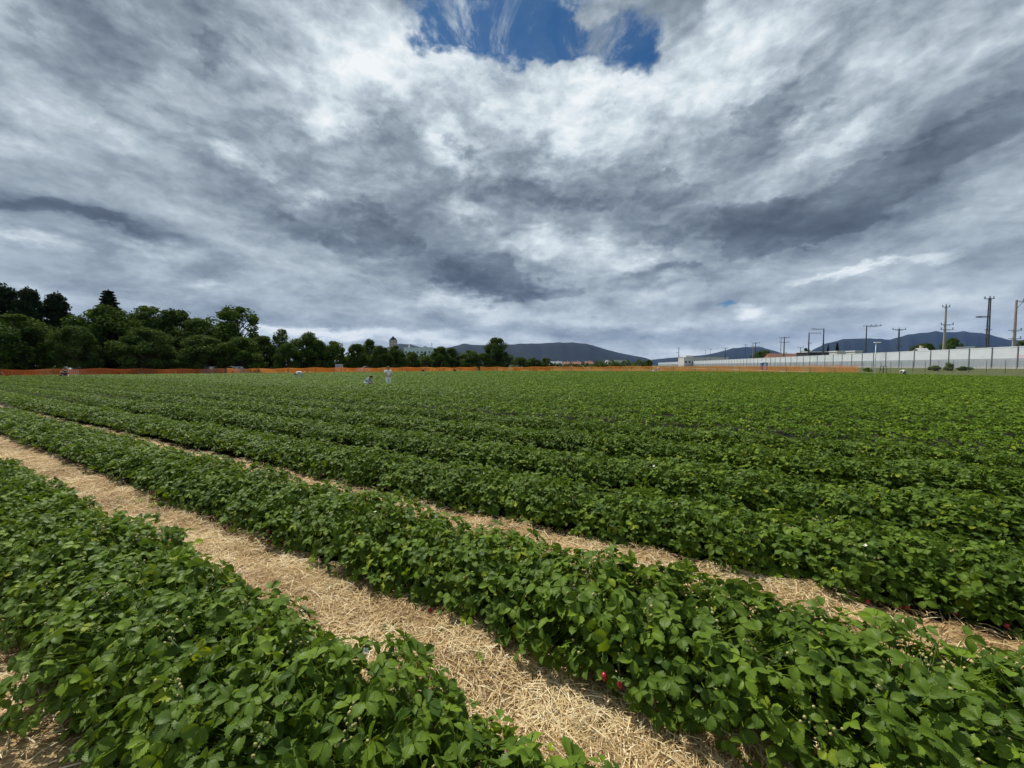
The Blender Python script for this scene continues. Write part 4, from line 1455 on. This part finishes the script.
# tower block with a stepped dark top
f = at(393.5, 365, 640)
root = tag(empty('tower_block', (f[0], f[1], 0), R(20)), 'pinkish tower block with dark stepped roof above the trees', 'tower')
Ht = at(393.5, 340.5, 640)[2]
mb = MB(); mb.box((0, 0, Ht / 2), (12.5, 12.5, Ht)); mb.box((0, 0, Ht + .4), (13.4, 13.4, .8)); mb.build('wall', M['wall_pink'], root)
mb = MB(); mb.box((0, 0, Ht + 2.3), (10.5, 10.5, 3.0), taper=.75); mb.box((0, 0, Ht + 5.2), (4.5, 4.5, 2.8), taper=.5); mb.build('roof', M['roof_dark'], root)
for k in range(4):
    for i in range(3):
        win(root, -4 + 4 * i, -6.28, Ht - 3 - 4.2 * k, 1.2, 1.5)
# buildings behind the barrier
building('warehouse', 772, 801, 353.6, 270, 12, M['trim'], M['roof_red'], 'gable', 'low warehouse with a long brown-red roof behind the barrier', 'warehouse', wins=(6, 1))
building('depot', 809, 832, 351.4, 215, 10, M['roof_dark'], M['wall_white'], 'flat', 'dark depot building with a white roof edge below the twin pointed trees', 'depot', wins=(5, 1))
building('kiosk', 836.5, 845.5, 350.8, 205, 5, M['wall_white'], M['white_paint'], 'flat', 'small white flat-roofed block just right of the twin pointed trees', 'building', wins=(2, 1))
building('kiosk', 854.5, 861.5, 350.6, 190, 5, M['wall_white'], M['white_paint'], 'flat', 'small white flat-roofed block left of the long-arm mast', 'building', wins=(2, 1))
building('shed', 925, 934, 348.2, 135, 6, M['wall_beige'], M['wall_white'], 'gable', 'pale-roofed shed behind the barrier under the wide low tree', 'shed', wins=(2, 1))
building('shed', 974, 982, 346.2, 125, 5, M['wall_white'], M['roof_grey'], 'flat', 'flat grey-roofed shed behind the barrier beside the twin-leg mast', 'shed', wins=(2, 1))

# ---------------------------------------------------------------- parked vehicles under the trees
M['car_white'] = plain('white car paint', (.72, .73, .74), .25, .02, 1, .6)
M['car_grey'] = plain('silver car paint', (.36, .38, .40), .28, .02, 1, .6, .3)
M['tyre'] = plain('tyre', (.02, .02, .02), .8)
M['lamp_clear'] = plain('headlight', (.7, .7, .68), .15)
def vehicle(px, depth, kind, paint, label, name, cat, rotz):
    f = at(px, 365, depth)
    root = tag(empty(name, (f[0], f[1], -.03), rotz), label, cat, 'vehicles parked behind the orange fence')
    if kind == 'van': root.scale = (.78, .78, .76)
    if kind == 'car':
        L, Wd = 4.3, 1.72
        prof = [(-2.15, .35), (-2.15, .80), (-2.0, .95), (-1.75, 1.02), (-1.25, 1.42), (-.5, 1.50), (.35, 1.46), (1.05, 1.0), (1.95, .86), (2.12, .7), (2.15, .35)]
        side = [(-1.55, 1.02), (-1.15, 1.36), (-.1, 1.42), (-.1, 1.02)], [(0, 1.02), (0, 1.42), (.32, 1.39), (.9, 1.02)]
        wheels = (-1.32, 1.36); wr = .32
    else:
        L, Wd = 5.4, 1.95
        prof = [(-2.7, .4), (-2.7, 2.25), (-2.55, 2.42), (1.2, 2.42), (1.45, 2.3), (2.1, 1.35), (2.65, 1.15), (2.72, .8), (2.72, .4)]
        side = [(.35, 1.35), (.35, 2.1), (1.3, 2.1), (1.85, 1.35)], [(-.8, 1.35), (-.8, 2.1), (.2, 2.1), (.2, 1.35)]
        wheels = (-1.6, 1.75); wr = .35
    n = len(prof)
    mb = MB()
    lo = [(x, -Wd / 2 * (1 if z < 1.05 else .86), z) for x, z in prof]
    hi = [(x, Wd / 2 * (1 if z < 1.05 else .86), z) for x, z in prof]
    mb.add(lo + hi, [tuple(range(n)), tuple(range(2 * n - 1, n - 1, -1))] + [(i, n + i, n + (i + 1) % n, (i + 1) % n) for i in range(n)])
    mb.build('body', paint, root)
    for q in side:
        for s in (-1, 1):
            m2 = MB()
            y0 = s * (Wd / 2 * .93 + .03)
            m2.add([(x, y0, z) for x, z in q] + [(x, y0 - s * .12, z) for x, z in q], [(0, 1, 2, 3), (7, 6, 5, 4), (0, 4, 5, 1), (1, 5, 6, 2), (2, 6, 7, 3), (3, 7, 4, 0)])
            m2.build('window', M['glass'], root)
    for x in wheels:
        for s in (-1, 1):
            m2 = MB(); m2.tube([(x, s * (Wd / 2 - .18), wr), (x, s * (Wd / 2 + .02), wr)], wr, 16)
            w_ = m2.build('wheel', M['tyre'], root)
            m3 = MB(); m3.tube([(x, s * (Wd / 2 + .02), wr), (x, s * (Wd / 2 + .035), wr)], wr * .6, 12); m3.build('rim', M['galv'], w_)
    for s in (-1, 1):
        m2 = MB(); m2.box((prof[-1][0] - .02, s * Wd * .36, .72), (.12, .34, .16), bevel=.03); m2.build('headlight', M['lamp_clear'], root)
vehicle(76, fence_depth(76) + 4.2, 'car', M['car_white'], 'white car under the small round tree with sunlit top', 'parked_car', 'car', R(122))
vehicle(212, fence_depth(212) + 3.4, 'car', M['car_grey'], 'silver car half hidden left of the white van, behind the fence', 'parked_car', 'car', R(108))
vehicle(233, fence_depth(233) + 3.6, 'car', M['car_white'], 'white car parked below the open airy tree', 'parked_car', 'car', R(155))
vehicle(339.5, fence_depth(339.5) + 4.5, 'van', M['car_grey'], 'pale grey van under the lollipop tree', 'parked_van', 'van', R(112))
vehicle(364, fence_depth(364) + 5.5, 'car', M['car_white'], 'white car behind the fence above the crouching picker', 'parked_car', 'car', R(82))

# ---------------------------------------------------------------- people in the field
M['skin'] = plain('skin', (.50, .31, .22), .55, .08, 9)
M['hair_dark'] = plain('dark hair', (.014, .011, .010), .5, .3, 30)
M['hair_brown'] = plain('brown hair', (.09, .05, .03), .55, .3, 30)
M['cloth_white'] = plain('white cotton', (.86, .87, .88), .8, .05, 12, .2)
M['cloth_blue'] = plain('pale blue cotton', (.40, .50, .60), .8, .08, 12, .2)
M['cloth_dark'] = plain('dark cloth', (.025, .027, .034), .85, .2, 12, .2)
M['cloth_pink'] = plain('pink cotton', (.72, .30, .36), .8, .08, 12, .2)
M['cloth_teal'] = plain('teal cloth', (.10, .24, .26), .8, .1, 12, .2)
M['cloth_beige'] = plain('beige cloth', (.42, .33, .22), .85, .1, 12, .2)
M['shoe'] = plain('shoe', (.05, .045, .04), .7)

def skin_mesh(name, joints, edges, root_name, sub=1):
    names = list(joints)
    idx = {n: i for i, n in enumerate(names)}
    me = bpy.data.meshes.new(name + '_frame')
    me.from_pydata([joints[n][0] for n in names], [(idx[a], idx[b]) for a, b in edges], [])
    o = bpy.data.objects.new(name + '_frame', me)
    COL.objects.link(o)
    md = o.modifiers.new('skin', 'SKIN')
    md.use_smooth_shade = True
    sv = me.skin_vertices[0].data
    for n in names:
        rr = joints[n][1]
        sv[idx[n]].radius = (rr, rr) if not isinstance(rr, tuple) else rr
        sv[idx[n]].use_root = (n == root_name)
    ss = o.modifiers.new('sub', 'SUBSURF'); ss.levels = sub; ss.render_levels = sub
    dg = bpy.context.evaluated_depsgraph_get()
    dg.update()
    out = bpy.data.meshes.new_from_object(o.evaluated_get(dg))
    out.name = name
    bpy.data.objects.remove(o)
    bpy.data.meshes.remove(me)
    return out

POSES = {
 # facing +x; pelvis, chest, neck, head, then arm (shoulder, elbow, wrist) and leg (hip, knee, ankle) for y > 0 and y < 0
 'stand': dict(pelvis=(0, 0, .90), belly=(.01, 0, 1.06), chest=(.04, 0, 1.28), neck=(.07, 0, 1.44), head=(.13, 0, 1.56), top=(.14, 0, 1.66),
      arm=[((.05, .19, 1.37), (.08, .25, 1.10), (.27, .17, 1.02)), ((.05, -.19, 1.37), (.10, -.25, 1.11), (.30, -.12, 1.10))],
      leg=[((0, .10, .86), (.03, .12, .47), (-.04, .13, .08)), ((0, -.10, .86), (.06, -.12, .47), (.06, -.13, .08))]),
 'bend': dict(pelvis=(-.12, 0, .86), belly=(.04, 0, .96), chest=(.26, 0, .97), neck=(.40, 0, .93), head=(.51, 0, .86), top=(.59, 0, .81),
      arm=[((.32, .19, .94), (.40, .22, .66), (.48, .15, .40)), ((.32, -.19, .94), (.42, -.22, .68), (.52, -.12, .44))],
      leg=[((-.10, .10, .82), (.02, .13, .46), (-.06, .14, .08)), ((-.10, -.10, .82), (.05, -.13, .46), (-.02, -.14, .08))]),
 'crouch': dict(pelvis=(-.10, 0, .33), belly=(0, 0, .46), chest=(.16, 0, .64), neck=(.27, 0, .74), head=(.38, 0, .80), top=(.43, 0, .87),
      arm=[((.19, .18, .68), (.34, .24, .46), (.54, .14, .36)), ((.19, -.18, .68), (.36, -.24, .47), (.58, -.08, .38))],
      leg=[((-.08, .12, .33), (.32, .20, .47), (.06, .16, .09)), ((-.08, -.12, .33), (.34, -.20, .45), (.10, -.16, .09))]),
}
def person(px, foot_depth, pose, face, top_m, leg_m, hair_m, label, scale=1.0, long_hair=False):
    f = at(px, 365, foot_depth)
    P = POSES[pose]
    v = lambda p_: Vector(p_)
    j = {k: (v(P[k]), r_) for k, r_ in (('pelvis', (.15, .12)), ('belly', (.14, .11)), ('chest', (.155, .12)), ('neck', .055), ('head', (.085, .095)), ('top', (.06, .07)))}
    e = [('pelvis', 'belly'), ('belly', 'chest'), ('chest', 'neck'), ('neck', 'head'), ('head', 'top')]
    sj = {k: (v(P[k]), r_) for k, r_ in (('pelvis', (.175, .145)), ('belly', (.165, .135)), ('chest', (.18, .145)))}
    sj['collar'] = (v(P['chest']).lerp(v(P['neck']), .62), .085)
    se = [('pelvis', 'belly'), ('belly', 'chest'), ('chest', 'collar')]
    tj = {'pelvis': (v(P['pelvis']), (.165, .135)), 'waist': (v(P['pelvis']).lerp(v(P['belly']), .5), (.155, .125))}
    te = [('pelvis', 'waist')]
    feet = MB()
    for k, (a, l) in enumerate(zip(P['arm'], P['leg'])):
        sh, el, wr = map(v, a)
        hp, kn, an = map(v, l)
        hand = wr + (wr - el).normalized() * .085
        j.update({f'sh{k}': (sh, .062), f'el{k}': (el, .044), f'wr{k}': (wr, .028), f'ha{k}': (hand, (.038, .018)),
                  f'hp{k}': (hp, .088), f'kn{k}': (kn, .058), f'an{k}': (an, .042), f'to{k}': (an + Vector((.15, 0, -.045)), .036)})
        e += [('chest', f'sh{k}'), (f'sh{k}', f'el{k}'), (f'el{k}', f'wr{k}'), (f'wr{k}', f'ha{k}'), ('pelvis', f'hp{k}'), (f'hp{k}', f'kn{k}'), (f'kn{k}', f'an{k}'), (f'an{k}', f'to{k}')]
        sj.update({f'sh{k}': (sh, .082), f'el{k}': (el.lerp(sh, .25), .066)})
        se += [('chest', f'sh{k}'), (f'sh{k}', f'el{k}')]
        tj.update({f'hp{k}': (hp, .112), f'kn{k}': (kn, .082), f'an{k}': (an + Vector((0, 0, .03)), .068)})
        te += [('pelvis', f'hp{k}'), (f'hp{k}', f'kn{k}'), (f'kn{k}', f'an{k}')]
    body = skin_mesh('person', j, e, 'pelvis', 2)
    # fingers, nose and ears are joined into the one body mesh
    mb = MB()
    for k, a in enumerate(P['arm']):
        el, wr = v(a[1]), v(a[2])
        d = (wr - el).normalized()
        side = d.cross(Vector((0, 0, 1))).normalized()
        dn = d.cross(side)
        base = wr + d * .085
        for q, ln in enumerate((.060, .072, .078, .066)):
            b0 = base + side * (.027 - .018 * q)
            mb.tube([b0, b0 + d * ln * .55 + dn * .012, b0 + d * ln * .85 + dn * .034], [.0085, .0080, .0062], 6)
        t0 = wr + d * .03 + side * .03
        mb.tube([t0, t0 + d * .03 + side * .022, t0 + d * .058 + side * .020 + dn * .015], [.0105, .0095, .0075], 6)
    hd, tp = v(P['head']), v(P['top'])
    up = (tp - hd).normalized()
    fw = Vector((1, 0, 0)); fw = (fw - up * fw.dot(up)).normalized() if abs(fw.dot(up)) < .95 else Vector((0, 0, -1))
    sd_ = up.cross(fw)
    ball(mb, hd + fw * .098, .017, 0, 1.4, 8, 5)
    for s in (-1, 1):
        ball(mb, hd + sd_ * s * .092, .024, 0, 1.4, 8, 5)
    mb.tube([hd + fw * .088 - up * .05 - sd_ * .025, hd + fw * .096 - up * .05, hd + fw * .088 - up * .05 + sd_ * .025], .007, 5)
    n0 = len(body.vertices)
    vs = [tuple(q.co) for q in body.vertices] + np.concatenate(mb.v).tolist()
    fs = [tuple(q.vertices) for q in body.polygons] + [tuple(i + n0 for i in fc) for fc in mb.f]
    me = bpy.data.meshes.new('person'); me.from_pydata(vs, [], fs); me.polygons.foreach_set('use_smooth', [True] * len(fs)); me.update()
    root = link('person', me, M['skin'], None, (f[0], f[1], 0), face)
    root.scale = (scale,) * 3
    tag(root, label, 'person', 'people picking strawberries')
    link('shirt', skin_mesh('shirt', sj, se, 'pelvis', 2), top_m, root)
    link('trousers', skin_mesh('trousers', tj, te, 'pelvis', 2), leg_m, root)
    hb = MB()
    c = hd + up * .035 - fw * .018
    vs_, fs_ = [], []
    n, m_ = 14, 8
    for i in range(m_ + 1):
        t = (.62 if not long_hair else .8) * math.pi * i / m_
        for q in range(n):
            ph = 2 * math.pi * q / n
            rr = .118 * math.sin(t)
            cut = 1.0 if math.cos(ph) < .3 else max(0.0, 1 - .9 * (i / m_) ** 2)
            vs_.append(tuple(c + up * (.118 * math.cos(t) * 1.08) + fw * (rr * math.cos(ph) * cut) + sd_ * (rr * math.sin(ph) * .94)))
    for i in range(m_):
        for q in range(n):
            fs_.append((i * n + q, (i + 1) * n + q, (i + 1) * n + (q + 1) % n, i * n + (q + 1) % n))
    hb.add(vs_, fs_)
    hb.build('hair', hair_m, root, smooth=True)
    for k, l in enumerate(P['leg']):
        an = v(l[2])
        sb = MB(); sb.box((an.x + .07, an.y, .045), (.29, .11, .09), bevel=.03); sb.build('shoe', M['shoe'], root)
person(388, 26.5, 'stand', R(-60), M['cloth_white'], M['cloth_white'], M['hair_brown'], 'person in white top and white trousers standing upright among the plants', .90)
person(366, 26.2, 'crouch', R(-15), M['cloth_blue'], M['cloth_white'], M['hair_dark'], 'crouching dark-haired person in a pale blue shirt beside the one standing in white', .98, True)
person(300.5, 38.5, 'bend', R(200), M['cloth_white'], M['cloth_blue'], M['hair_brown'], 'person in white bending over to pick, alone in front of the smaller trees', .95)
person(62, 43.5, 'crouch', R(-10), M['cloth_dark'], M['cloth_dark'], M['hair_dark'], 'person in dark clothes crouching by the fence under the pines', 1.08)
person(659, 76, 'bend', R(-160), M['cloth_pink'], M['cloth_white'], M['hair_brown'], 'person in a pink top bending at the far orange fence', 1.08)
person(654, 73.5, 'crouch', R(170), M['cloth_white'], M['cloth_white'], M['hair_brown'], 'person in white crouching low next to the pink top', 1.0)
person(904.5, 51.5, 'bend', R(185), M['cloth_white'], M['cloth_teal'], M['hair_brown'], 'person in white shirt bent low at the field edge before the barrier', .94)
person(422, 78, 'crouch', R(20), M['cloth_dark'], M['cloth_dark'], M['hair_dark'], 'tiny dark figure crouching at the orange fence below the factory hall', 1.1)
person(455.5, 80, 'crouch', R(160), M['cloth_dark'], M['cloth_dark'], M['hair_dark'], 'tiny dark figure crouching at the orange fence left of the big round tree', 1.1)

# ---------------------------------------------------------------- air
def haze():
    mb = MB()
    mb.box((0, 0, 370), (18400, 18400, 744))
    m = bpy.data.materials.new('air')
    m.use_nodes = True
    t = m.node_tree
    t.nodes.clear()
    N = NT(t)
    out = N.n('ShaderNodeOutputMaterial')
    pv = N.n('ShaderNodeVolumePrincipled')
    pv.inputs['Color'].default_value = (.25, .45, .95, 1)
    pv.inputs['Density'].default_value = HAZE
    pv.inputs['Anisotropy'].default_value = 0.0
    N.put(out.inputs['Volume'], pv.outputs[0])
    m.cycles.homogeneous_volume = True
    tag(mb.build('haze', m), kind='stuff')
HAZE = 3.0e-5
haze()
